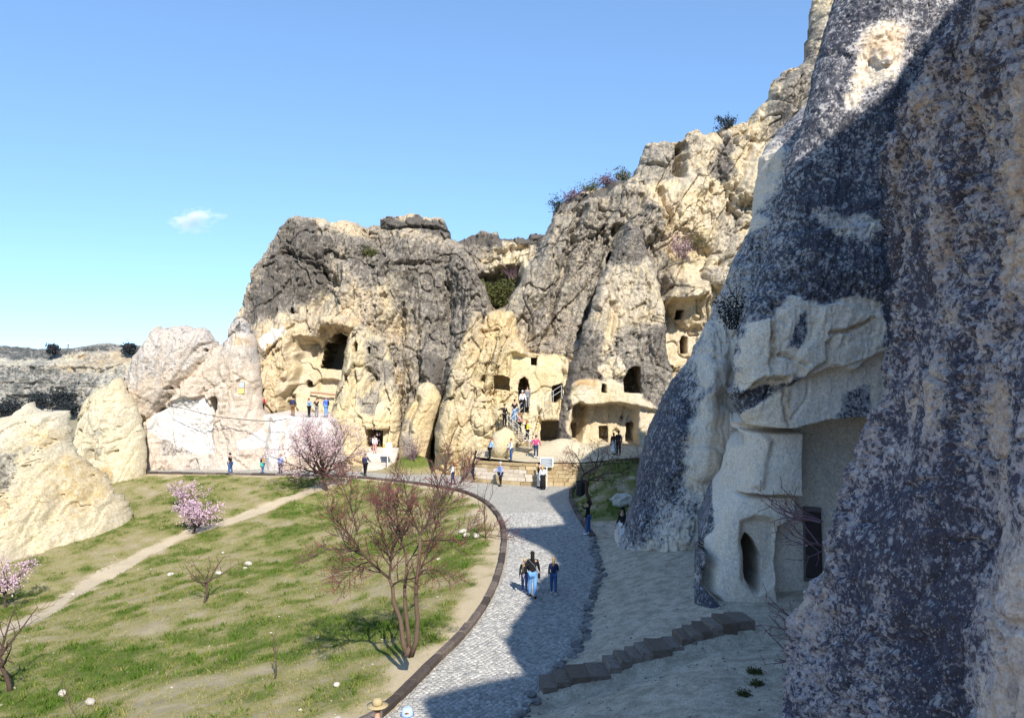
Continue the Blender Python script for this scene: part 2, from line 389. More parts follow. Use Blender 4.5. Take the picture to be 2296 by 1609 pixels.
    lf = fbm(X * 0.22 * q, ny * 0.22 * q, Z * 0.3 * q, 4, seed + 61)
    mm[..., 0] = lichen + 0.22 * lf + 0.15 * np.clip(-N, -1, 1) * 0; mm[..., 1] = ochre + 0.35 * fbm(X * 0.15, Z * 0.25, X * 0 + 1, 3, seed + 63); mm[..., 2] = white
    mm[..., 3] = np.maximum(om, quiet)
    mm[..., 0] = mm[..., 0] * (1 - om)
    for pt, m in zip(paint, pm):
        ch = 'LOW'.index(pt[0]); mm[..., ch] = mm[..., ch] * (1 - m) + pt[3] * m
    mm = np.clip(mm, 0, 1)
    idx = np.arange(X.size).reshape(X.shape)
    F = np.stack([idx[:-1, :-1][cell], idx[1:, :-1][cell], idx[1:, 1:][cell], idx[:-1, 1:][cell]], 1)
    V = np.stack([X2.ravel(), YY.ravel(), Z2.ravel()], 1); A = mm.reshape(-1, 4)
    # close the sides: pull the free rim back
    E = np.concatenate([F[:, [0, 1]], F[:, [1, 2]], F[:, [2, 3]], F[:, [3, 0]]])
    key = np.sort(E, 1); kk = key[:, 0].astype(np.int64) * X.size + key[:, 1]
    un, inv, cnt = np.unique(kk, return_inverse=True, return_counts=True)
    rim = E[cnt[inv] == 1]
    rv = np.unique(rim); mp = np.full(X.size, -1); mp[rv] = np.arange(len(rv)) + X.size
    bv = V[rv].copy()
    if taper: bv[:, 0] += bv[:, 0] / bv[:, 1] * thick        # flanks run back into the hillside
    bv[:, 1] += thick
    BF = np.stack([rim[:, 1], rim[:, 0], mp[rim[:, 0]], mp[rim[:, 1]]], 1)
    V = np.concatenate([V, bv]); A = np.concatenate([A, A[rv]]); F = np.concatenate([F, BF])
    used = np.unique(F); re = np.full(len(V), -1); re[used] = np.arange(len(used))
    o = mesh_np(name, V[used], re[F], mat, {'m': A[used]}, True, None, kind)
    return o
def on_plane(u, v, pl, h=0.0):
    Y0, a, b = pl
    y = (Y0 + b * CZ) / (1 - b * (VH - v) / FPX - a * (u - UC) / FPX) - h
    return at(u, v, y)
# ------------------------------------------------------------------ plan of the place (metres, road at z = 0)
def fl(pts): return [flat(u, v) for u, v in D(pts)]
KERB = fl([(870, 1600), (900, 1570), (990, 1480), (1050, 1418), (1092, 1360), (1120, 1300), (1134, 1240), (1135, 1192), (1121, 1155), (1090, 1124), (1040, 1102), (960, 1087), (880, 1077), (800, 1070), (650, 1065), (480, 1062), (330, 1060)])
KERB = [(KERB[0][0] - 3.1, KERB[0][1] - 4.2), (KERB[0][0] - 1.2, KERB[0][1] - 1.7)] + KERB
def smooth_line(P, n=12):
    P = [Vector((p[0], p[1], 0)) for p in P]; out = []
    for i in range(len(P) - 1):
        p0, p1, p2, p3 = P[max(i - 1, 0)], P[i], P[i + 1], P[min(i + 2, len(P) - 1)]
        for k in range(n):
            t = k / n
            q = 0.5 * ((2 * p1) + (p2 - p0) * t + (2 * p0 - 5 * p1 + 4 * p2 - p3) * t * t + (3 * p1 - p0 - 3 * p2 + p3) * t ** 3)
            out.append((q.x, q.y))
    out.append((P[-1].x, P[-1].y)); return out
def resample(P, step):
    L = [0]
    for i in range(len(P) - 1): L.append(L[-1] + math.hypot(P[i + 1][0] - P[i][0], P[i + 1][1] - P[i][1]))
    n = max(2, int(L[-1] / step)); t = np.linspace(0, L[-1], n + 1)
    return list(zip(np.interp(t, L, [p[0] for p in P]), np.interp(t, L, [p[1] for p in P])))
KERB_S = resample(smooth_line(KERB), 0.5)
REDGE = fl([(1140, 1640), (1180, 1590), (1212, 1540), (1270, 1480), (1303, 1440), (1308, 1385), (1330, 1330), (1346, 1290), (1332, 1240), (1326, 1205)])
RKERB = fl([(1326, 1205), (1308, 1180), (1290, 1150), (1276, 1120), (1277, 1100), (1292, 1090)])
WALLB = fl([(1066, 1080), (1180, 1088), (1300, 1089)])
BOWL = KERB_S + [(-90, 64.5), (-90, -10), (KERB_S[0][0] - 4, -10)]
RIGHT = REDGE + RKERB[1:] + [(WALLB[2][0] + .6, WALLB[2][1] + .4), (60, 62), (60, -20), (-3, -20), (-3.0, 8.0)]
PATH_PX = D([(-60, 1450), (0, 1412), (100, 1362), (200, 1302), (300, 1252), (370, 1215), (440, 1190), (530, 1163), (620, 1128), (700, 1098), (760, 1084)])
PATH = [(0, 0), (1, 1)]
def terrain(x, y, detail=True):
    x = np.asarray(x, float); y = np.asarray(y, float)
    inb = inside(x, y, BOWL); db, _ = seg_dist(x, y, KERB_S[::3])
    d = np.clip(db - 1.3, 0, None)
    zb = -4.6 * (1 - np.exp(-d * 0.2 / 4.6)) - 0.03 * np.clip(db, 0, 1)
    inr = inside(x, y, RIGHT); dr, _ = seg_dist(x, y, REDGE + RKERB[1:])
    near = 1 - sstep(33.0, 38.5, y + 0.0 * x)
    slope = np.minimum(0.29 * dr, 1.25 + 0.04 * np.clip(dr - 4.3, 0, 30))
    mound = 1.75 * sstep(42.5, 56.5, y) * sstep(0.2, 2.6, dr)
    zr = near * slope + (1 - near) * (0.06 * np.clip(dr, 0, 3) + mound + 0.25 * np.clip(x - 13.0, 0, 20) * (1 - sstep(60, 63, y)))
    z = np.where(inb, zb, 0.0); z = np.where(inr, zr, z)
    gx, gy = flat(*D([(937, 1042)])[0])
    z = z + 1.3 * np.exp(-(((x - gx) / 2.2) ** 2 + ((y - 67.5) / 2.0) ** 2) * 1.2)
    if detail:
        off = np.where(inb, sstep(0.3, 2.5, db), np.where(inr, sstep(0.1, 1.2, dr), 0))
        n = 0.16 * fbm(x * 0.22, y * 0.22, x * 0 + 3, 3, 5) + np.where(inr & (y < 40), 0.022, 0.05) * fbm(x * 1.1, y * 1.1, x * 0 + 1, 3, 6)
        # the slope drops away in front of the stair
        ds = (20.1 + 0.28 * (x - 0.75)) - y; z = z - inr * 0.40 * sstep(-0.1, 0.3, ds) * np.exp(-np.clip(ds, 0, 9) / 1.6) * sstep(0.2, 1.2, x) * (1 - sstep(7, 9, x))
        z = z + off * n
        # worn footpath sunk a little into the slope
        dp, _ = seg_dist(x, y, PATH); z = z - inb * 0.07 * (1 - sstep(0.3, 1.2, dp))
        z = z - 0.03 * (~(inb | inr))
    return z
def _trail():
    out = []
    for u, v in PATH_PX:
        ys = np.linspace(20, 75, 1200); xs = (u - UC) / FPX * ys; k = np.argmax(CZ + (VH - v) / FPX * ys - terrain(xs, ys, False) < 0); out.append((xs[k], ys[k]))
    return out
PATH = _trail()
def tz(x, y): return float(terrain(np.array([x]), np.array([y]))[0])
def ground(u, v, y0=10.0, y1=140.0):
    """where the ray through a pixel first meets the terrain"""
    ys = np.linspace(y0, y1, 1400); xs = (u - UC) / FPX * ys; zr = CZ + (VH - v) / FPX * ys
    g = zr - terrain(xs, ys); k = np.argmax(g < 0)
    if g[k] >= 0: k = len(ys) - 1
    return Vector((xs[k], ys[k], zr[k] if k < len(ys) - 1 else 0))
def gd(x, y): return ground(x * 1024 / 2296.0, y * 1024 / 2296.0)

# ------------------------------------------------------------------ ground
def axis(lo, hi, step, far, grow=1.35):
    c = list(np.arange(lo, hi + step / 2, step)); s = step
    while c[-1] < far: s *= grow; c.append(c[-1] + s)
    s = step; b = []
    x = lo
    while x > -far: s *= grow; x -= s; b.append(x)
    return np.array(b[::-1] + c)
gx, gy = axis(-44, 20, 0.22, 900), axis(9, 72, 0.22, 1500)
GX, GY = np.meshgrid(gx, gy, indexing='ij')
GZ = terrain(GX, GY)
far_dip = sstep(90, 160, np.hypot(GX, GY)); GZ = GZ - 3.0 * far_dip
inb = inside(GX, GY, BOWL); inr = inside(GX, GY, RIGHT)
db, _ = seg_dist(GX, GY, KERB_S[::3]); dp, _ = seg_dist(GX, GY, PATH); dr, _ = seg_dist(GX, GY, REDGE + RKERB[1:])
fn = fbm(GX * 0.35, GY * 0.35, GX * 0, 4, 21); fn2 = fbm(GX * 1.3, GY * 1.3, GX * 0, 4, 22)
green = np.where(inb, 0.47 + 0.30 * fn + 0.36 * fn2, 0.0)
green = green * sstep(0.5, 1.5, db + 0.6 * fn2 + 0.4 * fn) * sstep(0.3, 1.0, dp + 0.35 * fn2)
green = np.where(inr & (GY > 42), (0.62 + 0.35 * fn + 0.3 * fn2) * sstep(42, 45, GY), green)
gm_x, _ = flat(*D([(937, 1042)])[0])
green = np.maximum(green, 1.1 * np.exp(-(((GX - gm_x) / 2.0) ** 2 + ((GY - 66.6) / 1.6) ** 2) * 1.3))
lushy = np.exp(-((np.clip(dp - 1.1, 0, 9)) / 1.4) ** 2) * (fn > -0.15) * inb * (GY > 36) * (GX > -15) * 0.9
dirt = np.where(inb, 1 - sstep(0.35, 0.85, dp + 0.3 * fn2), 0); dirt = np.maximum(dirt, np.where(inb, 1 - sstep(0.5, 1.4, db + 0.7 * fn2 + .3 * fn), 0))
GM = np.clip(np.stack([green, dirt, np.where(inr, 1.0, 0.0), np.clip(lushy, 0, 1)], -1), 0, 1)
t = NT('meadow_soil')
r, g, b = t.sep(t.attr('m', 'Color'))[:3]; lush = t.attr('m', 'Alpha')
n1, n2, n3 = t.noise(1.6, 5, 0.65), t.noise(5, 6, 0.75), t.noise(28, 4, 0.7)
soil = t.mix(t.ramp(n1, .35, .65), (0.32, 0.26, 0.155), (0.39, 0.325, 0.205))
dry = t.mix(n2, (0.22, 0.19, 0.078), (0.36, 0.31, 0.145))
grn = t.mix(t.ramp(n2, .35, .65), (0.072, 0.095, 0.014), (0.15, 0.18, 0.036))
grn = t.mix(t.math('MULTIPLY', lush, t.ramp(n1, .4, .6)), grn, (0.17, 0.33, 0.03))
c = t.mix(t.ramp(t.math('ADD', r, t.math('MULTIPLY', t.math('SUBTRACT', n2, .5), 1.1)), 0.05, 0.32), soil, dry)
c = t.mix(t.ramp(t.math('ADD', r, t.math('MULTIPLY', t.math('SUBTRACT', n2, .5), 1.5)), 0.38, 0.72), c, grn)
c = t.mix(g, c, t.mix(n2, (0.46, 0.36, 0.22), (0.60, 0.49, 0.33)))
talus = t.mix(t.ramp(t.noise(2.2, 7, 0.75, t.scaled(1, 1.0, 1)), .36, .64), (0.40, 0.325, 0.235), (0.68, 0.57, 0.435))
talus = t.mix(t.ramp(n3, .52, .68), talus, (0.26, 0.22, 0.17))
c = t.mix(t.math('MULTIPLY', b, t.math('SUBTRACT', 1.0, t.ramp(r, .1, .5))), c, talus)
c = t.mix(t.ramp(n3, .3, .8, 0.0, .35), c, (0.12, 0.11, 0.06))
t.bump(t.math('ADD', t.math('MULTIPLY', n2, 0.4), t.math('MULTIPLY', n3, 0.4)), 0.035)
M_SOIL = t.done(c, 0.95)
nI, nJ = GX.shape; idx = np.arange(nI * nJ).reshape(nI, nJ)
F = np.stack([idx[:-1, :-1].ravel(), idx[1:, :-1].ravel(), idx[1:, 1:].ravel(), idx[:-1, 1:].ravel()], 1)
mesh_np('ground', np.stack([GX.ravel(), GY.ravel(), GZ.ravel()], 1), F, M_SOIL, {'m': GM.reshape(-1, 4)}, True, None, 'structure')

def sheet(name, poly, zf, res, mat, edge=0.0, seed=3, kind='structure', drop=0.1):
    xs = [p[0] for p in poly]; ys = [p[1] for p in poly]
    X, Y = np.meshgrid(np.arange(min(xs) - res * 2, max(xs) + res * 2, res), np.arange(min(ys) - res * 2, max(ys) + res * 2, res), indexing='ij')
    sd = sdf(X, Y, poly) + edge * fbm(X * 1.3, Y * 1.3, X * 0, 4, seed)
    g0, g1 = np.gradient(sd, res); gl = np.hypot(g0, g1) + 1e-6
    k = sd > 0; cell = k[:-1, :-1] | k[1:, :-1] | k[:-1, 1:] | k[1:, 1:]
    mv = np.where(k, 0, np.clip(-sd, 0, 1.5 * res)); X = X + g0 / gl * mv; Y = Y + g1 / gl * mv
    Z = zf(X, Y); idx = np.arange(X.size).reshape(X.shape)
    F = np.stack([idx[:-1, :-1][cell], idx[1:, :-1][cell], idx[1:, 1:][cell], idx[:-1, 1:][cell]], 1)
    V = np.stack([X.ravel(), Y.ravel(), Z.ravel()], 1); us = np.unique(F); re = np.full(len(V), -1); re[us] = np.arange(len(us))
    return mesh_np(name, V[us], re[F], mat, {'e': np.clip(sd.ravel()[us], 0, 2)}, True, None, kind)
# dirt footpath across the meadow
t = NT('footpath_dirt'); n = t.noise(5, 5, .7); n2 = t.noise(22, 4, .7)
t.bump(t.math('ADD', n, n2), 0.04)
M_PATH = t.done(t.mix(t.ramp(n2, .5, .8), t.mix(n, (0.46, 0.37, 0.24), (0.60, 0.50, 0.36)), (0.33, 0.27, 0.19)), .95)
pl = resample(smooth_line(PATH, 6), 0.5); pp = []
def offset(P, d):
    out = []
    for i, p in enumerate(P):
        a_, b_ = P[max(i - 1, 0)], P[min(i + 1, len(P) - 1)]; tx, ty = b_[0] - a_[0], b_[1] - a_[1]; L = math.hypot(tx, ty) + 1e-9
        dd = d[i] if hasattr(d, '__len__') else d
        out.append((p[0] - ty / L * dd, p[1] + tx / L * dd))
    return out
wid = [0.55 + 0.12 * math.sin(i * 0.31) + 0.08 * math.sin(i * 0.83) for i in range(len(pl))]
sheet('footpath', offset(pl, wid) + offset(pl, [-w for w in wid])[::-1], lambda x, y: terrain(x, y) + 0.012, 0.16, M_PATH, 0.18, 5)
# cobbled road and plaza
ROAD = KERB_S + fl([(330, 1050), (600, 1048), (760, 1054), (900, 1062), (1000, 1058), (1045, 1066)]) + [(WALLB[0][0] - .2, WALLB[0][1]), WALLB[1], WALLB[2]] + RKERB[::-1] + REDGE[::-1] + [(REDGE[0][0] - 1.2, REDGE[0][1] - 2), (KERB_S[0][0] + 4, 8)]
t = NT('cobble_bed'); n = t.noise(3, 5, .65); v2 = t.voro(7.5, 'DISTANCE_TO_EDGE'); v3 = t.voro(7.5, 'F1', None, 'Color'); vr = t.sep(v3)[0]
st = t.mix(vr, (0.36, 0.34, 0.305), (0.56, 0.53, 0.475))
c = t.mix(t.ramp(v2, .02, .09), (0.40, 0.365, 0.30), st); c = t.mix(t.ramp(n, .5, .75), c, (0.50, 0.45, 0.36))
t.bump(t.ramp(v2, 0, .14), 0.03)
M_BED = t.done(c, .85)
sheet('road', ROAD, lambda x, y: 0 * x + 0.004 + 0.012 * fbm(x * .5, y * .5, x * 0, 3, 8), 0.3, M_BED)

# ------------------------------------------------------------------ rock masses, far to near
# far valley side with scrub, on the left
far = relief('hill', Z1([(-700, 480), (-300, 400), (0, 370), (150, 385), (350, 410), (560, 402), (700, 378), (860, 356), (1000, 368), (1150, 380), (1260, 388), (1500, 420), (2000, 560), (2300, 700)]), 190, 0, 0.9, R=8, base=-8, res=0.8,
    amp=(2.0, 2.2, 0.5), flute=0.8, strata=1.6, block=0.9, lichen=0.38, ochre=0.25, mat=M_FAR, thick=160, edge=0.6, seed=70, nscale=3.0,
    paint=[('L', Z1([(-200, 350), (350, 395), (860, 345), (1260, 370), (1260, 440), (1100, 450), (860, 410), (600, 440), (350, 500), (0, 480), (-200, 420)]), 2.0, 0.70),
           ('L', Z1([(0, 560), (300, 540), (500, 620), (860, 630), (860, 700), (640, 760), (620, 950), (480, 930), (330, 860), (100, 960), (-100, 1000)]), 3.0, 0.62),
           ('O', Z1([(500, 440), (900, 390), (1200, 420), (1200, 520), (700, 540)]), 3.0, 0.9)])
# the great massif in the middle
cliff = relief('cliff', D([(470, 1010), (500, 860), (514, 757), (530, 708), (548, 660), (556, 638), (556, 618), (575, 585), (592, 556), (612, 525), (628, 505), (640, 490), (656, 484), (682, 486), (720, 487), (740, 497), (760, 489), (790, 492), (800, 500), (830, 502), (849, 503), (851, 488), (870, 480), (930, 482), (990, 485), (1000, 493), (1008, 525), (1020, 531), (1040, 527), (1060, 520), (1075, 515), (1115, 515), (1123, 528), (1150, 532), (1180, 530), (1190, 520), (1225, 514), (1262, 560), (1320, 700), (1330, 1000)]), 75.5, 0.0, 0.24, R=2.2, base=-1, res=0.85,
    amp=(0.8, 0.55, 0.26), flute=0.7, strata=0.06, block=0.5, lichen=0.42, ochre=0.30, mat=M_MAIN, seed=11, pit=0.45, edge=0.30, warp=0.45, crack=0.5,
    feats=[('r', D([(690, 560), (640, 760), (600, 900)]), 2.2, 1.6), ('r', D([(800, 560), (790, 640), (770, 730)]), 1.7, 2.0), ('r', D([(870, 600), (830, 720), (830, 800)]), 2.2, 2.2),
           ('r', D([(930, 560), (960, 700), (960, 860)]), 2.2, 1.6), ('r', D([(1040, 600), (1070, 700), (1000, 860)]), 1.8, 2.2),
           ('r', D([(1180, 600), (1150, 720)]), 1.8, 1.6),
           ('c', D([(735, 640), (700, 740), (690, 800)]), 0.9, 1.2), ('c', D([(640, 560), (700, 590), (765, 640)]), 0.7, 1.4), ('c', D([(700, 500), (712, 540)]), 0.7, 1.0),
           ('c', D([(765, 640), (790, 560), (800, 520)]), 0.8, 0.9), ('c', D([(905, 700), (900, 830), (880, 1000)]), 0.7, 1.1), ('c', D([(1000, 640), (1010, 780), (985, 880)]), 0.8, 1.4),
           ('c', D([(850, 505), (1004, 505)]), 0.35, 0.9), ('c', D([(880, 600), (1000, 580)]), 0.5, 0.7), ('c', D([(930, 700), (950, 900)]), 0.5, .8),
           ('p', D([(1080, 620), (1120, 600), (1165, 590), (1175, 640), (1130, 690), (1105, 700)]), -4.5, 1.2),
           ('p', D([(1120, 560), (1180, 540), (1190, 590), (1160, 600), (1130, 590)]), -1.2, 0.5),
           # carved hall: wide recess under a rock lip
           ('p', Z3([(640, 205), (760, 215), (830, 150), (900, 120), (1010, 140), (1060, 170), (1030, 330), (1000, 480), (990, 870), (430, 870), (470, 700), (560, 640), (600, 400)]), -1.7, 0.5),
           ('r', Z3([(630, 190), (760, 160), (850, 100), (940, 90), (1060, 110)]), 0.9, 1.3),
           ('o', Z3([(770, 450), (790, 360), (810, 270), (830, 240), (862, 262), (870, 215), (900, 185), (960, 168), (1010, 195), (1025, 260), (1020, 350), (1000, 435), (930, 462)]), 9.0, 0.15),
           ('o', Z3([(738, 660), (735, 600), (745, 570), (780, 550), (860, 550), (930, 575), (950, 600), (930, 660)]), 0.9, 0.2),
           ('o', Z3([(648, 630), (645, 590), (665, 568), (688, 590), (685, 632)]), 3, 0.10), ('o', Z3([(488, 850), (500, 740), (535, 740), (530, 850)]), 5.0, 0.12),
           ('o', Z3([(505, 740), (505, 700), (560, 690), (550, 740)]), 0.4, 0.15), ('o', Z3([(310, 665), (310, 610), (350, 620), (375, 640), (340, 670)]), 4, 0.15),
           ('o', Z2([(562, 950), (565, 910), (595, 915), (592, 950)]), 3, 0.12)],
    paint=[('L', D([(640, 485), (700, 485), (760, 560), (740, 640), (660, 700), (540, 730), (515, 760), (560, 620)]), 2.5, 0.78),
           ('L', D([(850, 480), (1005, 485), (1005, 520), (850, 505)]), 0.5, 0.85), ('L', D([(1020, 515), (1225, 510), (1225, 540), (1020, 545)]), 0.6, 0.9),
           ('L', D([(760, 530), (1010, 530), (1100, 620), (1100, 690), (1000, 860), (950, 780), (900, 640), (800, 640)]), 3, 0.66),
           ('L', Z3([(1680, 330), (1900, 380), (1860, 560), (1800, 700), (1700, 600)]), 1.2, 0.85),
           ('L', D([(590, 770), (690, 760), (800, 720), (800, 930), (590, 930)]), 2.0, 0.14), ('O', D([(590, 770), (690, 760), (690, 930), (590, 930)]), 2.0, 0.35),
           ('W', Z2([(280, 1180), (500, 1040), (520, 1120), (300, 1290)]), 0.5, 0.8),
           ('L', Z3([(640, 205), (1050, 160), (990, 860), (440, 860)]), 0.5, 0.02, 0.85), ('O', Z3([(640, 205), (1050, 160), (990, 860), (440, 860)]), 0.5, 0.05),
           ('L', D([(1130, 545), (1190, 545), (1190, 600), (1130, 600)]), 0.6, 0.2), ('L', D([(800, 760), (900, 850), (880, 1000), (760, 1000)]), 2, 0.35)])
# the higher massif on the right, running up and towards the viewer
cliff2 = relief('cliff', D([(1060, 1000), (1110, 760), (1160, 640), (1215, 545), (1232, 500), (1245, 470), (1262, 452), (1290, 436), (1350, 415), (1400, 402), (1424, 393), (1432, 365), (1440, 345), (1455, 320), (1480, 311), (1505, 313), (1529, 321), (1545, 297), (1560, 290), (1590, 297), (1620, 284), (1640, 270), (1680, 262), (1695, 249), (1701, 235), (1722, 220), (1727, 195), (1745, 165), (1765, 150), (1800, 141), (1812, 128), (1818, 80), (1825, 40), (1835, 0), (1850, -60), (2100, -80), (2100, 700), (2000, 1000)]), 69.5, -0.16, 0.30, R=2.0, base=-1, res=0.85,
    amp=(0.8, 0.5, 0.22), flute=0.8, strata=0.04, block=0.5, lichen=0.34, ochre=0.22, mat=M_MAIN, seed=23, pit=0.45, shear=0.34, edge=0.30, warp=0.45, crack=0.5,
    feats=[('r', D([(1240, 520), (1180, 640), (1130, 720)]), 1.6, 2.2), ('r', D([(1330, 450), (1270, 600), (1210, 780)]), 1.8, 1.8), ('r', D([(1400, 420), (1350, 600), (1290, 800)]), 1.3, 1.6),
           ('r', D([(1450, 480), (1400, 560), (1360, 650)]), 1.3, 2.2), ('b', D([(1440, 520)])[0], 20, 14, 2.2),
           ('c', D([(1300, 480), (1250, 640), (1230, 760)]), 0.8, 1.5), ('c', D([(1380, 520), (1330, 660), (1300, 760)]), 0.8, 1.7), ('c', D([(1530, 320), (1524, 388)]), 0.75, 3.2),
           ('c', D([(1435, 440), (1430, 520)]), 0.6, 1.0), ('c', D([(1490, 430), (1495, 500)]), 0.6, 1.2), ('c', D([(1595, 600), (1700, 545)]), 0.45, 0.8),
           ('c', D([(1600, 420), (1570, 490)]), 0.6, 0.9), ('c', D([(1700, 300), (1650, 420), (1640, 470)]), 0.6, .9), ('p', D([(1500, 560), (1560, 530), (1620, 560), (1640, 610), (1560, 640), (1510, 590)]), -1.2, 1.2),
           ('b', D([(1560, 650)])[0], 30, 38, 2.0), ('b', D([(1640, 610)])[0], 26, 24, 2.2), ('b', D([(1690, 400)])[0], 24, 26, 1.6), ('r', D([(1560, 420), (1540, 500)]), 1.8, 1.2),
           ('o', Z5([(1100, 930), (1105, 870), (1135, 845), (1155, 860), (1145, 900), (1125, 940)]), 5, 0.2),
           # upper carved rooms on the right
           ('p', Z4([(2030, 0), (2050, -90), (2300, -130), (2320, 250), (2230, 420), (2030, 400)]), -1.4, 0.3), ('o', Z4([(2108, 45), (2108, -20), (2158, -20), (2156, 45)]), 4.0, 0.12),
           ('o', Z4([(2170, 330), (2160, 240), (2180, 190), (2220, 200), (2220, 300), (2215, 335)]), 5.0, 0.15), ('r', Z4([(1980, -90), (2150, -130), (2300, -160)]), 0.8, 1.6)],
    paint=[('L', D([(1220, 500), (1330, 430), (1440, 420), (1500, 520), (1520, 700), (1330, 760), (1250, 800), (1150, 760), (1160, 640)]), 2.0, 0.55), ('L', D([(1430, 380), (1450, 310), (1530, 310), (1530, 400), (1480, 410)]), 1.2, 0.55),
           ('L', D([(1450, 420), (1600, 400), (1700, 300), (1740, 200), (1760, 260), (1700, 480), (1560, 640), (1500, 560)]), 2.0, 0.22), ('L', D([(1600, 480), (1700, 430), (1680, 560), (1600, 600)]), 1.5, 0.45),
           ('L', D([(1600, 380), (1640, 300), (1660, 300), (1640, 400)]), 1, 0.75), ('O', D([(1380, 590), (1460, 570), (1470, 610), (1390, 620)]), 0.6, 1.0),
           ('L', D([(1280, 430), (1420, 392), (1420, 410), (1300, 450), (1240, 480)]), 0.5, 0.9), ('L', Z4([(2030, 0), (2050, -90), (2300, -130), (2320, 250), (2230, 420), (2030, 400)]), 0.5, 0.03, 0.8),
           ('L', D([(1750, 150), (1812, 130), (1825, 40), (1840, 0), (1840, 200), (1740, 330), (1730, 260)]), 1.0, 0.6), ('O', D([(1200, 690), (1300, 690), (1280, 840), (1210, 820)]), 1.5, 0.8)])
# buttress between hall and square doorway
buttress1 = relief('rock_buttress', Z3([(800, 1330), (835, 1000), (872, 860), (905, 740), (950, 640), (985, 480), (1008, 330), (1045, 190), (1085, 120), (1120, 88), (1180, 108), (1250, 175), (1335, 200), (1362, 350), (1420, 520), (1442, 700), (1466, 850), (1452, 1050), (1440, 1330)]), 70.8, 0.0, 0.17, R=1.6, base=-1, res=0.85,
    amp=(0.5, 0.5, 0.2), flute=0.35, block=0.42, lichen=0.42, ochre=0.35, mat=M_CREAMR, seed=31, pit=0.3, edge=0.2, warp=0.3, crack=.35, kind=None,
    feats=[('r', Z3([(1110, 160), (1060, 400), (1000, 700), (960, 900)]), 1.0, 1.0), ('o', Z3([(1090, 330), (1088, 270), (1100, 238), (1118, 270), (1112, 320)]), 4, 0.10), ('o', Z3([(1190, 330), (1192, 290), (1212, 280), (1205, 330)]), 3, 0.10),
           ('c', Z3([(1200, 480), (1250, 560), (1190, 690)]), 0.5, 0.8), ('c', Z3([(1030, 520), (1028, 720)]), 0.25, 0.6), ('o', Z3([(1180, 1120), (1180, 975), (1310, 975), (1365, 975), (1350, 1130)]), 0.7, 0.2, 0.9), ('o', Z3([(1180, 1120), (1180, 978), (1305, 978), (1305, 1120)]), 10.0, 0.10),
           ('p', Z3([(1170, 930), (1400, 930), (1400, 1300), (1170, 1300)]), 0.3, 0.3)],
    paint=[('L', Z3([(880, 850), (1100, 750), (1400, 750), (1450, 1330), (830, 1330)]), 1.5, 0.15), ('L', Z3([(1180, 220), (1330, 230), (1400, 560), (1300, 640), (1180, 450)]), 1.0, 0.62), ('L', Z3([(1120, 700), (1300, 680), (1250, 850), (1150, 840)]), .8, 0.6)])
# tall rounded boulder standing against the cliff
egg = relief('rounded_boulder', Z3([(1440, 1330), (1450, 1050), (1470, 930), (1520, 810), (1572, 740), (1586, 660), (1602, 615), (1645, 588), (1690, 574), (1742, 600), (1785, 670), (1802, 722), (1788, 830), (1764, 870), (1740, 970), (1712, 1080), (1695, 1330)]), 68.8, 0, 0.1, R=1.9, base=-1, res=0.85,
    amp=(0.2, 0.2, 0.1), flute=0.1, block=0.12, lichen=0.22, ochre=0.30, mat=M_CREAMR, seed=35, pit=0.3, edge=0.1, kind=None, feats=[('c', Z3([(1600, 720), (1560, 860), (1520, 1000)]), 0.45, 0.9)],
    paint=[('L', Z3([(1450, 900), (1560, 860), (1660, 1300), (1440, 1300)]), .8, 0.5), ('L', Z3([(1600, 600), (1790, 600), (1790, 850), (1620, 850)]), .6, 0.02)])
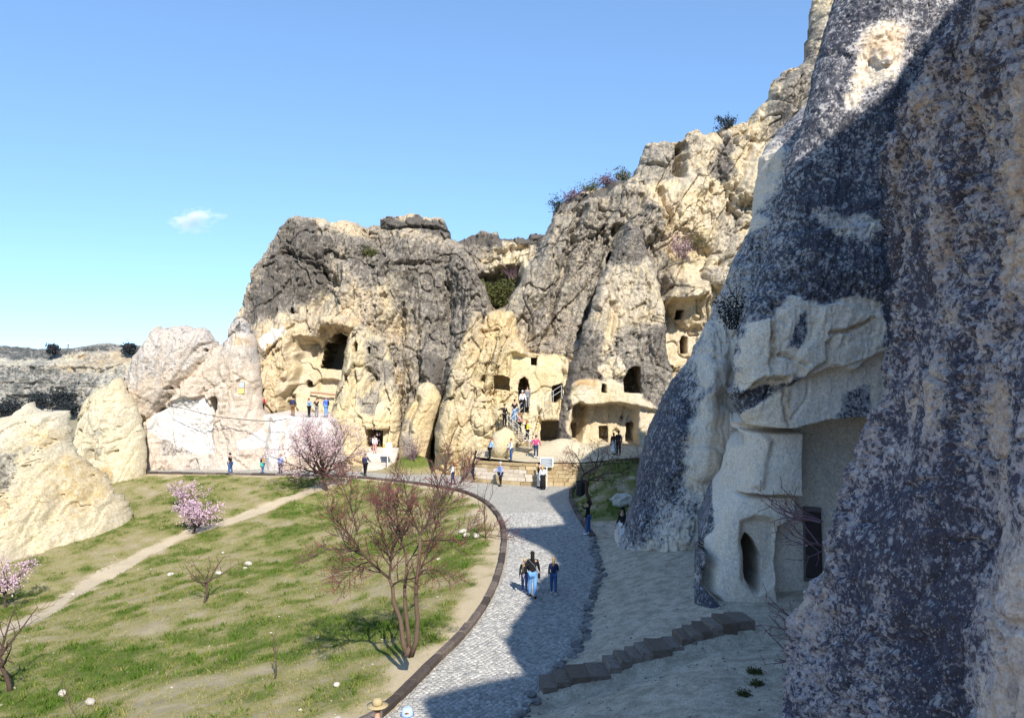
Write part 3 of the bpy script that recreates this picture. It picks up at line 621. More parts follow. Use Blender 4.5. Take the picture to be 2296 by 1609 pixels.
# cream buttresses with the stair and doorways
PL_Q = (64.2, 0.0, 0.16)
buttress2 = relief('rock_buttress', Z3([(1735, 1330), (1765, 1010), (1790, 890), (1805, 770), (1862, 690), (1872, 560), (1905, 430), (1952, 300), (2020, 160), (2055, 60), (2085, 0), (2140, 0), (2152, 50)]) + Z4([(480, 90), (520, 10), (600, -30), (720, -10), (765, 60), (790, 200), (870, 330), (1010, 350), (1160, 330), (1200, 400), (1230, 560), (1200, 900), (1250, 1350)]), 64.2, 0.0, 0.16, R=1.5, base=-1, res=0.85,
    amp=(0.5, 0.5, 0.16), flute=0.35, block=0.5, lichen=0.26, ochre=0.42, mat=M_CREAMR, seed=41, pit=0.3, shear=0.25, edge=0.18, warp=0.3, crack=.3, kind=None,
    feats=[('r', Z4([(420, 20), (330, 250), (240, 500), (200, 800), (150, 1100)]), 1.1, 1.3), ('b', Z4([(280, 950)])[0], 32, 55, 1.7), ('b', Z4([(560, 880)])[0], 22, 20, 0.9), ('r', Z4([(640, 200), (520, 450), (480, 600)]), .8, 0.8),
           ('c', Z4([(480, 160), (560, 200), (600, 160)]), 0.4, 0.9), ('c', Z4([(590, 230), (540, 420), (470, 580)]), 0.4, 0.9), ('c', Z4([(700, 360), (690, 500)]), 0.3, 0.5), ('c', Z4([(500, 560), (480, 700)]), 0.35, 0.7),
           ('p', Z4([(730, 350), (1160, 340), (1180, 560), (1000, 760), (780, 700), (720, 560)]), -0.8, 0.4),
           ('o', Z4([(586, 640), (584, 530), (640, 528), (705, 548), (705, 645)]), 2.5, 0.12), ('o', Z4([(895, 430), (893, 378), (934, 378), (932, 432)]), 3.5, 0.10), ('o', Z4([(800, 830), (785, 640), (800, 560), (830, 540), (860, 570), (873, 650), (868, 760), (860, 830)]), 8.0, 0.12),
           ('o', Z4([(1060, 750), (1075, 620), (1145, 600), (1140, 690), (1100, 750)]), 6.0, 0.12), ('o', Z4([(970, 1110), (970, 1000), (985, 905), (1112, 905), (1110, 1100), (1060, 1140)]), 3.5, 0.15), ('p', Z4([(960, 760), (1120, 740), (1120, 890), (980, 890)]), 0.7, 0.3),
           ('p', Z4([(570, 770), (640, 760), (1000, 840), (960, 1130), (600, 1100)]), 0.5, 0.8), ('o', Z4([(430, 1240), (435, 1150), (520, 1140), (560, 1160), (560, 1240)]), 4, 0.2)],
    paint=[('L', Z4([(730, 350), (1160, 340), (1180, 560), (1000, 760), (780, 700), (720, 560)]), 0.5, 0.04, 0.7), ('O', Z4([(730, 350), (1160, 340), (1180, 560), (1000, 760), (780, 700), (720, 560)]), 0.5, 0.15), ('L', Z4([(60, 400), (250, 350), (200, 620), (60, 700)]), 0.8, 0.5)])
# rock with the pillared cave church
PL_R = (63.2, 0.0, 0.26)
cave_church = relief('cave_church_rock', Z4([(1080, 1330), (1100, 1000), (1108, 880), (1118, 770), (1150, 650), (1178, 560), (1228, 420), (1288, 250), (1328, 100), (1390, -60), (1450, -240), (1510, -400), (1600, -560), (1700, -700), (1790, -750), (1840, -640), (1880, -480), (1950, -250), (2008, -40), (2016, 200), (2042, 380), (2092, 500), (2084, 620), (2040, 740), (2010, 900), (2010, 1330)]), 63.2, 0.0, 0.26, R=1.3, base=-1, res=0.85,
    amp=(0.45, 0.4, 0.2), flute=0.25, block=0.32, lichen=0.72, ochre=0.15, mat=M_MAIN, seed=47, pit=0.3, shear=0.22, edge=0.2, warp=0.3, kind=None,
    feats=[('r', Z4([(1420, 0), (1360, 300), (1240, 560)]), 0.9, 0.9), ('c', Z4([(1560, -60), (1540, 200), (1480, 400)]), 0.5, 0.5), ('p', Z4([(1530, 340), (1600, 360), (1710, 470), (1690, 520), (1480, 560), (1440, 490)]), 0.7, 0.5),
           ('p', Z4([(1190, 690), (1230, 600), (1480, 560), (1650, 560), (1920, 680), (1930, 820), (1760, 770), (1240, 790), (1190, 760)]), 0.7, 0.3),
           ('p', Z4([(1205, 1140), (1215, 1000), (1240, 793), (1500, 790), (1700, 775), (1765, 800), (1780, 1000), (1800, 1180), (1205, 1180)]), -2.2, 0.3),
           ('p', Z4([(1240, 793), (1370, 795), (1330, 980), (1300, 1160), (1240, 1160)]), -1.6, 0.6),
           ('o', Z4([(1660, 660), (1665, 560), (1700, 480), (1740, 450), (1780, 450), (1798, 600), (1796, 668)]), 8.0, 0.15), ('o', Z4([(1475, 660), (1478, 595), (1505, 595), (1508, 662)]), 3.0, 0.10),
           ('o', Z4([(1455, 1110), (1455, 950), (1518, 945), (1518, 1115)]), 4.0, 0.10, 0.9, 2.2), ('o', Z4([(1678, 1100), (1680, 920), (1728, 915), (1735, 1100)]), 3.0, 0.10, 0.9, 2.2), ('o', Z4([(1450, 930), (1455, 885), (1485, 862), (1512, 885), (1518, 932)]), 0.12, 0.1, 0.9, 2.2),
           ('o', Z4([(1672, 905), (1680, 870), (1702, 852), (1722, 875), (1726, 905)]), 0.12, 0.1, 0.9, 2.2), ('o', Z4([(1560, 1060), (1560, 980), (1590, 955), (1615, 980), (1615, 1060)]), 0.35, 0.1, 0.9, 2.2), ('o', Z4([(1628, 885), (1625, 862), (1640, 852), (1652, 870), (1645, 890)]), 0.5, 0.08, 0.9, 2.2),
           ('o', Z4([(1240, 1090), (1245, 940), (1290, 945), (1285, 1090)]), 1.0, 0.12),
           ('p', Z4([(1100, 1250), (1112, 880), (1140, 700), (1220, 690), (1245, 860), (1240, 1000), (1230, 1100), (1260, 1250)]), 0.8, 0.3)],
    paint=[('L', Z4([(1300, -60), (1500, -420), (1900, -420), (2100, -60), (1950, 120), (1400, 120)]), 1.5, 0.42), ('L', Z4([(1190, 690), (1230, 600), (1480, 560), (1560, 520), (1800, 680), (1930, 820), (1930, 1250), (1190, 1250)]), 0.4, 0.05, 0.75), ('L', Z4([(1130, 720), (1210, 710), (1210, 900), (1150, 880)]), .4, 0.55), ('L', Z4([(1540, 0), (1620, -60), (1600, 200), (1500, 380), (1460, 300)]), 0.6, 0.25),
           ('L', Z4([(1530, 360), (1600, 370), (1720, 490), (1640, 540), (1500, 540), (1440, 490)]), 0.4, 0.3), ('L', Z4([(1240, 800), (1340, 800), (1320, 960), (1260, 1100), (1240, 1100)]), 0.5, 0.35), ('O', Z4([(1230, 560), (1480, 540), (1420, 620), (1240, 640)]), .5, 0.8)])
# whitewashed church rock with cone, and the white retaining rock wall under the hall
church = relief('church_rock', Z1([(1000, 1500), (1030, 900), (1062, 730), (1100, 650), (1150, 560), (1190, 460), (1260, 380), (1340, 305), (1350, 262), (1372, 228), (1402, 214), (1440, 240), (1500, 222), (1580, 204), (1618, 218), (1645, 240), (1720, 226), (1762, 250), (1790, 300), (1822, 352), (1832, 382), (1900, 330), (1932, 270), (1962, 205), (1992, 165), (2040, 150), (2090, 188), (2122, 262), (2150, 330), (2172, 500), (2184, 700), (2190, 900), (2215, 945), (2240, 1000), (2245, 1500)]), 67.2, 0.0, 0.10, R=2.0, base=-1, res=0.85,
    amp=(0.45, 0.35, 0.12), flute=0.12, block=0.22, lichen=0.30, ochre=0.14, white=0.12, mat=M_CHURCH, seed=53, pit=0.15, edge=0.12, warp=0.3, kind=None,
    feats=[('r', Z1([(1340, 300), (1280, 500), (1180, 760)]), 2.0, 1.6), ('c', Z1([(1835, 385), (1700, 520), (1560, 650), (1480, 760), (1340, 900)]), 0.5, 0.7), ('b', Z1([(1440, 480)])[0], 48, 48, 0.6), ('r', Z1([(2040, 200), (2060, 500), (2080, 900)]), 1.5, 1.0),
           ('c', Z1([(1340, 900), (1290, 960), (1200, 1000)]), 0.3, 0.6), ('p', Z1([(1380, 880), (1540, 800), (1700, 790), (1790, 960), (1780, 1260), (1600, 1320), (1320, 1300), (1240, 1080)]), -0.35, 0.15),
           ('o', Z1([(1745, 935), (1750, 820), (1780, 806), (1818, 815), (1812, 900), (1795, 940)]), 5.0, 0.10), ('o', Z1([(1710, 940), (1715, 830), (1760, 810), (1760, 938)]), 0.3, 0.12), ('o', Z1([(1988, 778), (1990, 680), (2010, 655), (2055, 660), (2050, 700), (2045, 778)]), 0.35, 0.1),
           ('o', Z1([(1695, 420), (1705, 405), (1728, 408), (1730, 425), (1710, 430)]), 0.8, 0.1), ('o', Z1([(1440, 735), (1450, 715), (1475, 722), (1470, 742)]), 0.8, 0.1), ('o', Z1([(1495, 735), (1500, 718), (1520, 722), (1515, 735)]), 0.8, 0.1), ('o', Z1([(1290, 935), (1310, 900), (1365, 895), (1350, 920), (1300, 950)]), 0.9, 0.12), ('o', Z1([(1145, 1025), (1148, 1008), (1195, 1010), (1180, 1030)]), 0.8, 0.1), ('o', Z1([(1652, 535), (1655, 525), (1668, 528), (1665, 538)]), 0.5, 0.06)],
    paint=[('L', Z1([(1060, 730), (1190, 460), (1340, 300), (1400, 215), (1760, 225), (1830, 380), (1600, 580), (1300, 640), (1100, 800)]), 0.7, 0.44), ('W', Z1([(1100, 620), (1300, 320), (1600, 230), (1780, 300), (1700, 480), (1400, 640), (1150, 800)]), 1.0, 0.42),
           ('W', Z1([(1380, 880), (1540, 790), (1700, 790), (1790, 960), (1780, 1260), (1640, 1300), (1420, 1200), (1240, 1080), (1180, 1060)]), 0.3, 0.75), ('L', Z1([(1300, 1040), (1500, 1050), (1720, 1080), (1700, 1260), (1560, 1300), (1330, 1290)]), 0.5, 0.5), ('W', Z1([(1950, 1180), (2180, 1070), (2200, 1260), (2000, 1260)]), 0.3, 0.62),
           ('W', Z1([(1800, 880), (2150, 700), (2190, 900), (2000, 1000), (1880, 920)]), 0.8, 0.4), ('O', Z1([(1960, 280), (2120, 280), (2130, 380), (1960, 350)]), 0.4, 0.9), ('L', Z1([(1990, 160), (2100, 180), (2120, 260), (1960, 260)]), 0.4, 0.6)])
hall_wall = relief('rock_terrace_wall', Z3([(240, 1500), (260, 1000), (300, 858), (340, 846), (420, 858), (560, 868), (700, 878), (860, 880), (905, 900), (940, 1050), (980, 1500)]), 67.9, 0.0, 0.09, R=0.25, base=-1, res=0.85, amp=(0.25, 0.25, 0.10), flute=0.1, block=0.15, lichen=0.22, ochre=0.15, white=0.55, mat=M_CHURCH, seed=57, edge=0.05, kind=None, thick=8.0, taper=0.0,
    feats=[('b', Z3([(420, 1100)])[0], 12, 40, 0.7), ('c', Z3([(360, 900), (340, 1100), (380, 1290)]), 0.5, 0.4), ('c', Z3([(650, 890), (655, 1000)]), 0.35, 0.4), ('b', Z3([(700, 1250)])[0], 60, 14, 0.6)],
    paint=[('L', Z3([(625, 900), (690, 900), (690, 1010), (640, 1010)]), .4, 0.5), ('L', Z3([(380, 1100), (440, 1100), (420, 1290), (370, 1270)]), .5, .45), ('W', Z3([(560, 1180), (900, 1150), (900, 1300), (500, 1300)]), .6, .35), ('O', Z3([(560, 1180), (900, 1150), (900, 1300), (500, 1300)]), .6, .5)])
# pale cones at the left edge of the meadow
cone1 = relief('pale_rock_cone', Z1([(560, 1560), (600, 1150), (640, 1000), (690, 840), (760, 782), (880, 702), (955, 648), (985, 644), (1012, 660), (1042, 705), (1082, 792), (1130, 900), (1142, 960), (1172, 1100), (1192, 1250), (1200, 1380), (1190, 1560)]), 62.0, 0.0, 0.12, R=2.4, base=-5, res=0.85, amp=(0.4, 0.35, 0.12), flute=0.3, block=0.22, lichen=0.24, ochre=0.25, mat=M_PALE, seed=61, pit=0.2, edge=0.1, kind=None,
    feats=[('c', Z1([(880, 1300), (960, 1270)]), 0.2, 0.4), ('c', Z1([(745, 1260), (745, 1320)]), 0.2, 0.4), ('c', Z1([(620, 1100), (640, 1280), (720, 1390), (860, 1480)]), 0.35, 0.6)], paint=[('L', Z1([(760, 1180), (830, 1180), (830, 1290), (740, 1290)]), .5, .5), ('L', Z1([(700, 1050), (860, 1050), (850, 1120), (700, 1120)]), .6, .42), ('O', Z1([(830, 1380), (940, 1400), (940, 1540), (850, 1500)]), .5, .9)])
ZB = Zm(0, 1850, 1100)
cone2 = relief('pale_rock_cone', Z1([(-260, 1900), (-240, 1050), (-120, 990), (0, 962), (62, 960), (100, 928), (180, 890), (232, 850), (282, 880), (332, 935), (400, 936), (500, 920), (550, 930), (572, 1000), (592, 1100), (602, 1180), (650, 1280), (730, 1390), (840, 1460), (940, 1570), (1050, 1700), (1100, 1900)]), 75.6, 1.0, 0.8, R=5.0, thick=.6, base=-6, res=0.85, amp=(0.6, 0.65, 0.16), flute=0.55, block=0.32, lichen=0.20, ochre=0.24, mat=M_PALE, seed=67, edge=0.12, kind=None,
    feats=[('r', Z1([(232, 870), (240, 1100), (250, 1400)]), 1.6, 1.0), ('c', Z1([(500, 1000), (520, 1150), (480, 1350)]), 1.2, 0.9), ('r', Z1([(560, 1100), (640, 1350), (760, 1550)]), 1.2, 0.9), ('c', Z1([(60, 1000), (50, 1150), (90, 1300), (30, 1400)]), 0.5, 1.0), ('c', Z1([(280, 1480), (400, 1400), (520, 1520)]), 0.5, 0.7),
           ('b', ZB([(120, 620)])[0], 45, 60, 1.3), ('c', ZB([(480, 440), (560, 330), (620, 200), (600, 60)]), 0.7, 1.0), ('b', ZB([(800, 180)])[0], 18, 26, 0.8), ('o', Z1([(510, 1530), (520, 1510), (535, 1520), (525, 1540)]), .5, .1), ('o', Z1([(50, 1430), (60, 1405), (140, 1400), (110, 1425)]), .7, .15)],
    paint=[('O', ZB([(250, 60), (380, 0), (480, 40), (600, 100), (720, 200), (600, 450), (480, 480), (400, 300)]), 1.0, 0.95), ('O', Z1([(60, 1050), (240, 1180), (200, 1300), (60, 1250)]), .8, .9), ('L', Z1([(-100, 1300), (40, 1300), (40, 1600), (-100, 1600)]), .8, .6), ('L', ZB([(-100, 500), (400, 420), (380, 640), (100, 850), (-100, 850)]), 1.0, 0.02)])
# shaded cone of the right-hand wall, its foot running out into the talus
relief('cliff', D([(1310, 1420), (1386, 1262), (1418, 1180), (1431, 1120), (1442, 1060), (1458, 980), (1493, 900), (1526, 840), (1552, 792), (1578, 740), (1602, 698), (1640, 600), (1668, 540), (1690, 480), (1704, 430), (1716, 340), (1730, 318), (1790, 246), (1830, 216), (1900, 200), (2000, 220), (2100, 300), (2100, 1420)]), 32.5, -0.05, 0.10, R=3.4, base=-0.6, res=0.95, amp=(0.4, 0.25, 0.10), flute=0.25, block=0.12, lichen=0.55, ochre=0.10, mat=M_NEAR, seed=83, edge=0.12, nscale=0.7, warp=.25, thick=5,
    feats=[('r', D([(1690, 480), (1600, 760), (1520, 1000), (1480, 1200)]), 1.4, 1.2), ('r', D([(1600, 900), (1585, 1000), (1560, 1200)]), 1.3, 0.35), ('b', D([(1580, 1040)])[0], 20, 16, 0.35), ('c', D([(1640, 640), (1655, 800), (1650, 900)]), 1.0, 0.7), ('c', D([(1540, 800), (1560, 960), (1500, 1200)]), 0.6, .5)],
    paint=[('L', D([(1590, 800), (1680, 760), (1690, 1000), (1640, 1180), (1560, 1180), (1540, 980)]), 1.0, 0.20, .75), ('L', D([(1590, 870), (1640, 880), (1640, 1000), (1560, 1060), (1540, 980)]), 1.0, 0.06, .8), ('L', D([(1540, 1010), (1610, 1000), (1620, 1080), (1540, 1080)]), .4, 0.15), ('L', D([(1460, 980), (1560, 820), (1600, 850), (1530, 1050), (1470, 1210), (1420, 1240)]), .8, 0.78),
           ('L', D([(1720, 340), (1790, 250), (1770, 400), (1700, 520), (1690, 480)]), .4, 0.12), ('L', D([(1620, 720), (1680, 740), (1650, 800), (1560, 900), (1560, 840)]), .6, .25), ('L', D([(1340, 1300), (1500, 1220), (1640, 1180), (1640, 1400), (1340, 1420)]), 1.0, 0.3)])
# carved rock dwelling on the right
PL_B = (22.7, 0.06, 0.07)
carved = relief('carved_rock', D([(1560, 1480), (1568, 1380), (1590, 1270), (1625, 1180), (1655, 1110), (1672, 1040), (1684, 990), (1682, 962), (1678, 948), (1655, 905), (1644, 880), (1645, 800), (1652, 740), (1668, 690), (1690, 640), (1712, 590), (1735, 520), (1752, 430), (1772, 360), (1795, 300), (1815, 220), (1835, 150), (1856, 60), (1880, 0), (1900, -70), (2400, -140), (2500, 400), (2500, 1480)]), 22.7, 0.06, 0.07, R=1.4, base=0.2, res=0.95, amp=(0.18, 0.14, 0.08), flute=0.08, block=0.05, lichen=0.76, ochre=0.10, mat=M_NEAR, seed=89, edge=0.05, nscale=0.45, warp=.12, kind=None, thick=12,
    feats=[('r', D([(1980, 0), (1990, 300), (1930, 600)]), 0.9, 0.35),
           ('p', Z7([(700, -200), (1900, -250), (2300, 100), (2300, 560), (2050, 605), (1900, 640), (1760, 762), (1700, 742), (1500, 790), (1325, 862), (1310, 800), (1100, 850), (1040, 965), (930, 880), (900, 500)]), 0.38, 0.10),
           ('p', Z7([(1040, 320), (1190, 380), (1200, 780), (1230, 800), (1100, 850), (960, 850), (950, 600)]), 0.14, 0.12), ('p', Z7([(1340, 720), (1500, 480), (1560, 320), (1640, 290), (1900, 380), (1850, 420), (1640, 500), (1560, 560), (1570, 700), (1420, 790)]), 0.20, 0.10),
           ('p', Z7([(1640, 510), (1940, 365), (2060, 590), (1760, 700), (1690, 735), (1600, 715)]), 0.10, 0.08), ('c', Z7([(1250, 640), (1330, 690), (1420, 730)]), 0.10, 0.25), ('c', Z7([(1600, 500), (1720, 490), (1860, 410)]), 0.10, 0.22), ('c', Z7([(1100, 850), (1180, 810), (1310, 810)]), 0.10, 0.3), ('c', Z7([(1240, 280), (1240, 380), (1300, 420)]), 0.12, 0.2),
           ('c', Z7([(1310, 880), (1310, 1000), (1350, 1150)]), 0.10, 0.10), ('c', Z7([(1480, 830), (1440, 1000), (1370, 1100)]), 0.08, 0.07), ('b', D([(1975, 130)])[0], 10, 12, 0.25),
           ('o', Z7([(1060, 1152), (1190, 1166), (1340, 1172), (1400, 1162), (1600, 1112), (1880, 1090), (2300, 1060), (2300, 3600), (1060, 3600)]) + Z8([(1060, 1250), (1060, 900), (900, 860), (800, 760), (830, 600), (880, 380), (930, 230), (1000, 20)]) + Z7([(1060, 1500), (1085, 1300)]), 1.75, 0.07, 0.95, 0.2),
           ('o', Z7([(1095, 1200), (1445, 1200), (1445, 1600), (1460, 1650), (1075, 1655), (1095, 1500)]), -1.2, 0.10, 0.85, 0.5), ('o', Z7([(1180, 1210), (1240, 1260), (1200, 1450), (1170, 1600), (1100, 1600), (1100, 1210)]), -0.22, 0.25, 0.8, 0.4),
           ('o', Z8([(1020, 60), (1400, 30), (1390, 200), (1290, 260), (1250, 700), (1350, 1200), (1100, 1200), (1100, 915), (940, 875), (835, 765), (860, 600), (905, 395), (950, 245)]), -0.85, 0.16, 0.9, 0.9),
           ('o', Z8([(1020, 640), (1010, 380), (1030, 240), (1110, 200), (1215, 215), (1270, 260), (1262, 520), (1200, 640), (1100, 715)]), 0.45, 0.30, 0.9, 1.0),
           ('o', Z8([(1035, 640), (1015, 480), (1012, 360), (1040, 318), (1085, 360), (1130, 480), (1128, 600), (1098, 700), (1062, 708)]), 3.4, 0.07, 0.9, 1.3)],
    paint=[('L', D([(1700, 720), (1740, 700), (1775, 660), (1850, 690), (1900, 660), (1975, 690), (1960, 760), (1900, 850), (1780, 850), (1660, 880), (1650, 800), (1680, 730)]), 0.25, 0.12, .6), ('L', D([(1680, 970), (1690, 930), (1765, 868), (1880, 800), (2025, 765), (2020, 900), (1940, 955), (1760, 965)]), 0.15, 0.05, .85), ('L', D([(1900, 870), (1950, 860), (1940, 945), (1870, 935)]), .25, .6),
           ('L', D([(1690, 962), (2010, 935), (2010, 1480), (1720, 1480), (1665, 1330), (1660, 1180)]), 0.15, 0.05, .85), ('L', D([(1645, 880), (1660, 740), (1680, 740), (1668, 900)]), .15, .6), ('O', D([(1718, 720), (1740, 715), (1735, 800), (1722, 810)]), .1, 1.0), ('O', D([(1750, 860), (1780, 860), (1775, 945), (1760, 940)]), .15, .8), ('L', D([(1790, 700), (1815, 700), (1780, 790), (1750, 790)]), .2, .75),
           ('L', D([(1940, 60), (2050, 40), (2040, 130), (1960, 210), (1900, 260)]), .5, 0.25), ('O', D([(1940, 80), (2040, 60), (2020, 140), (1950, 130)]), .4, .7), ('L', D([(1830, 460), (1970, 500), (1940, 560), (1860, 540)]), .4, .45), ('L', D([(1620, 1180), (1660, 1120), (1660, 1180), (1600, 1380), (1570, 1380)]), .15, .7)])

tag(buttress1, 'tall cream and grey rock buttress with a square doorway at its foot', 'rock')
tag(buttress2, 'cream rock buttress with arched doorway and stair, behind the terrace wall', 'rock')
tag(egg, 'tall rounded ochre boulder leaning on the cliff above a grassy mound', 'boulder')
tag(cave_church, 'dark lichened rock cone with carved cave church facade under an overhang', 'cave church')
tag(church, 'whitewashed rock church with pointed cone and small doorway high up', 'rock church')
tag(hall_wall, 'white rock terrace wall below the large carved hall', 'rock wall')
tag(cone1, 'smooth pale rock cone with a single peak beside the whitewashed church', 'rock')
tag(cone2, 'broad pale eroded rock with ochre hollows at the left picture edge', 'rock')
tag(carved, 'tall lichened rock with carved porch and oval doorway beside the stone steps', 'rock dwelling')
# near rock wall along the right edge of the picture, running on past the viewer
def near_wall():
    plan = [(40, 21), (28, 18.8), (20, 17.6), (16, 17.2), (12, 16.8), (9, 16.2), (7.0, 15.4), (5.85, 14.6), (5.2, 13.6), (4.98, 12.4), (4.95, 11), (5.0, 9.5), (5.15, 8), (5.35, 6), (5.5, 4), (5.45, 2), (5.2, 0), (4.5, -2.5), (4.25, -4.5), (4.9, -7), (7.6, -12), (9, -20), (11, -32)]
    P = resample(smooth_line(plan, 8), 0.02)
    P = np.array(P); L = np.concatenate([[0], np.cumsum(np.hypot(*np.diff(P, axis=0).T))])
    ypos = P[:, 1]
    # dense where the picture sees it
    keep = [0]; 
    for i in range(1, len(P)):
        st = 0.022 if 6.5 < ypos[i] < 15.6 else 0.16
        if L[i] - L[keep[-1]] >= st: keep.append(i)
    P = P[keep]; L = L[keep]
    T = np.gradient(P, axis=0); T /= np.hypot(T[:, 0], T[:, 1])[:, None]; Nn = np.stack([T[:, 1], -T[:, 0]], 1)     # outward (towards the valley)
    Nn = np.where((P[:, :1] * 0 + 1) > 0, Nn, Nn)
    z1 = np.arange(2.0, 14.2, 0.024); z2 = np.arange(14.25, 36, 0.25); zz = np.concatenate([np.arange(-1, 2.0, 0.2), z1, z2])
    S_, Zz = np.meshgrid(np.arange(len(P)), zz, indexing='ij')
    px, py = P[S_, 0], P[S_, 1]; nx, ny = Nn[S_, 0], Nn[S_, 1]; s = L[S_]
    zb = np.interp(-P[:, 1], [-17, -13, -9, -6.5, -4, -2, 0, 1, 2, 4, 8, 30], [11.5, 12.0, 13.5, 16, 17.6, 18.2, 14, 13, 16, 20, 21, 24])[S_]
    inl = 0.10 * (np.minimum(Zz, zb) - 3) + np.interp(-P[:, 1], [-9, -4, 0, 2, 40], [0.72, 0.78, 1.2, 2.6, 2.6])[S_] * np.clip(Zz - zb, 0, None)
    # the nose flares out at the foot and pinches in at eye level
    inl = inl - 0.35 * sstep(7, 2, Zz) * sstep(8, 14, py)
    inl = inl + 0.8 * sstep(5.0, 8.0, Zz) * (1 - 0.6 * sstep(9, 12.5, Zz)) * sstep(8.5, 12.5, py)
    x, y = px - nx * inl, py - ny * inl
    w = 0.25 * fbm(s * .8, Zz * .8, s * 0, 3, 301)
    n = 0.30 * fbm(s * 0.35, Zz * 0.22, s * 0, 3, 302) * 1.6 + 0.16 * (ridged(s * 1.1 + w, Zz * 0.45, s * 0 + 2, 4, 303) - .4)
    rough = sstep(-0.35, 0.25, fbm(s * .5 + 3, Zz * .35, s * 0, 3, 309) - 0.35 * sstep(11.0, 8.0, py) + 0.25)
    n = n + 0.075 * fbm(s * 4, Zz * 3, s * 0, 4, 304, .6) * (.5 + rough) + (0.075 * (ridged(s * 13 + w, Zz * 9, s * 0, 3, 305) - .4)) * rough
    f1, f2, ci = voro(s * 0.9 + w, Zz * 0.5 + w, s * 0 + .5, 306); n = n + 0.16 * (ci - .5) - 0.10 * sstep(.05, 0, f2 - f1)
    cr, _ = seg_dist(s + w * .4, Zz, [(np.interp(-9.0, -P[:, 1], L), 13.5), (np.interp(-8.6, -P[:, 1], L), 11.6), (np.interp(-8.9, -P[:, 1], L), 10.4), (np.interp(-9.3, -P[:, 1], L), 8.8)])
    n = n - 0.12 * sstep(.06, 0.0, cr)
    x, y = x + nx * n, y + ny * n
    m = np.zeros(x.shape + (4,)); lf = fbm(s * .7, Zz * .5, s * 0, 4, 307)
    m[..., 0] = np.clip(0.66 + 0.16 * lf + 0.10 * fbm(s * 3, Zz * 2.4, s * 0, 3, 313) + 0.22 * fbm(s * 1.6 + .25 * Zz, Zz * .22, s * 0, 3, 317) - 0.52 * sstep(9.5, 8.3, py + 0.6 * lf + 0.30 * np.clip(Zz - 9.5, 0, 4)), 0, 1); m[..., 1] = 0.5 + .6 * fbm(s * .4, Zz * .3, s * 0, 3, 308)
    m[..., 0] += 0.35 * sstep(.1, .35, fbm(s * .6 + 9, Zz * .4, s * 0, 3, 311)) * sstep(9, 7.9, py)
    m[..., 1] = np.maximum(m[..., 1], 1.0 * sstep(8.9, 8.2, py + .3 * lf) * sstep(8.5, 10.5, Zz + lf))
    m[..., 3] = 0
    idx = np.arange(x.size).reshape(x.shape)
    F = np.stack([idx[:-1, :-1].ravel(), idx[:-1, 1:].ravel(), idx[1:, 1:].ravel(), idx[1:, :-1].ravel()], 1)
    return mesh_np('cliff', np.stack([x.ravel(), y.ravel(), Zz.ravel()], 1), F, M_FRONT, {'m': np.clip(m, 0, 1).reshape(-1, 4)}, True, None, 'structure')
near_wall()
# ------------------------------------------------------------------ built stonework
def vcol(name, c0, c1, rough=.9, bumpd=.02, sc=9.0):
    t = NT(name); r = t.attr('c'); n = t.noise(sc, 5, .65); n2 = t.noise(sc * 5, 3, .6)
    oi = t.n.new('ShaderNodeObjectInfo').outputs['Random']
    k = t.math('FRACT', t.math('ADD', oi, r)); c = t.mix(k, c0, c1)
    c = t.mix(t.ramp(n, .35, .75, 0, .55), c, tuple(x * .55 for x in c0)); c = t.mix(t.ramp(n2, .5, .8, 0, .3), c, tuple(min(1, x * 1.3) for x in c1))
    t.bump(n, bumpd); return t.done(c, rough)
M_KERB = vcol('kerb_stone', (0.055, 0.043, 0.038), (0.19, 0.15, 0.125)); M_BLOCK = vcol('sandstone_block', (0.34, 0.24, 0.12), (0.54, 0.42, 0.25)); M_PALEB = vcol('pale_block', (0.55, 0.46, 0.36), (0.66, 0.57, 0.46))
M_STEP = vcol('brown_step', (0.15, 0.105, 0.075), (0.27, 0.22, 0.18)); M_STEPT = vcol('light_step', (0.50, 0.45, 0.38), (0.66, 0.60, 0.52)); M_COB = vcol('cobblestone', (0.26, 0.255, 0.245), (0.55, 0.525, 0.48), .8, .01, 14)
M_EDGE = vcol('edge_stone', (0.14, 0.13, 0.13), (0.30, 0.28, 0.26)); M_BOUL = vcol('white_boulder', (0.48, 0.43, 0.35), (0.60, 0.55, 0.47))
def rbox(mb, L, Wd, Hh, M, bev=.03, jit=.015, rr=random):
    """block with chamfered top edges, corners knocked about"""
    j = lambda: rr.uniform(-jit, jit)
    a, b_, h = L / 2, Wd / 2, Hh
    vs = [(-a, -b_, 0), (a, -b_, 0), (a, b_, 0), (-a, b_, 0), (-a, -b_, h - bev), (a, -b_, h - bev), (a, b_, h - bev), (-a, b_, h - bev), (-a + bev, -b_ + bev, h), (a - bev, -b_ + bev, h), (a - bev, b_ - bev, h), (-a + bev, b_ - bev, h)]
    vs = [M @ Vector((x + j(), y + j(), z + j() * (z > 0))) for x, y, z in vs]
    mb.add(vs, [(0, 3, 2, 1), (0, 1, 5, 4), (1, 2, 6, 5), (2, 3, 7, 6), (3, 0, 4, 7), (4, 5, 9, 8), (5, 6, 10, 9), (6, 7, 11, 10), (7, 4, 8, 11), (8, 9, 10, 11)])
def frame(x, y, z, dx, dy): return Matrix.Translation((x, y, z)) @ Matrix.Rotation(math.atan2(dy, dx), 4, 'Z')
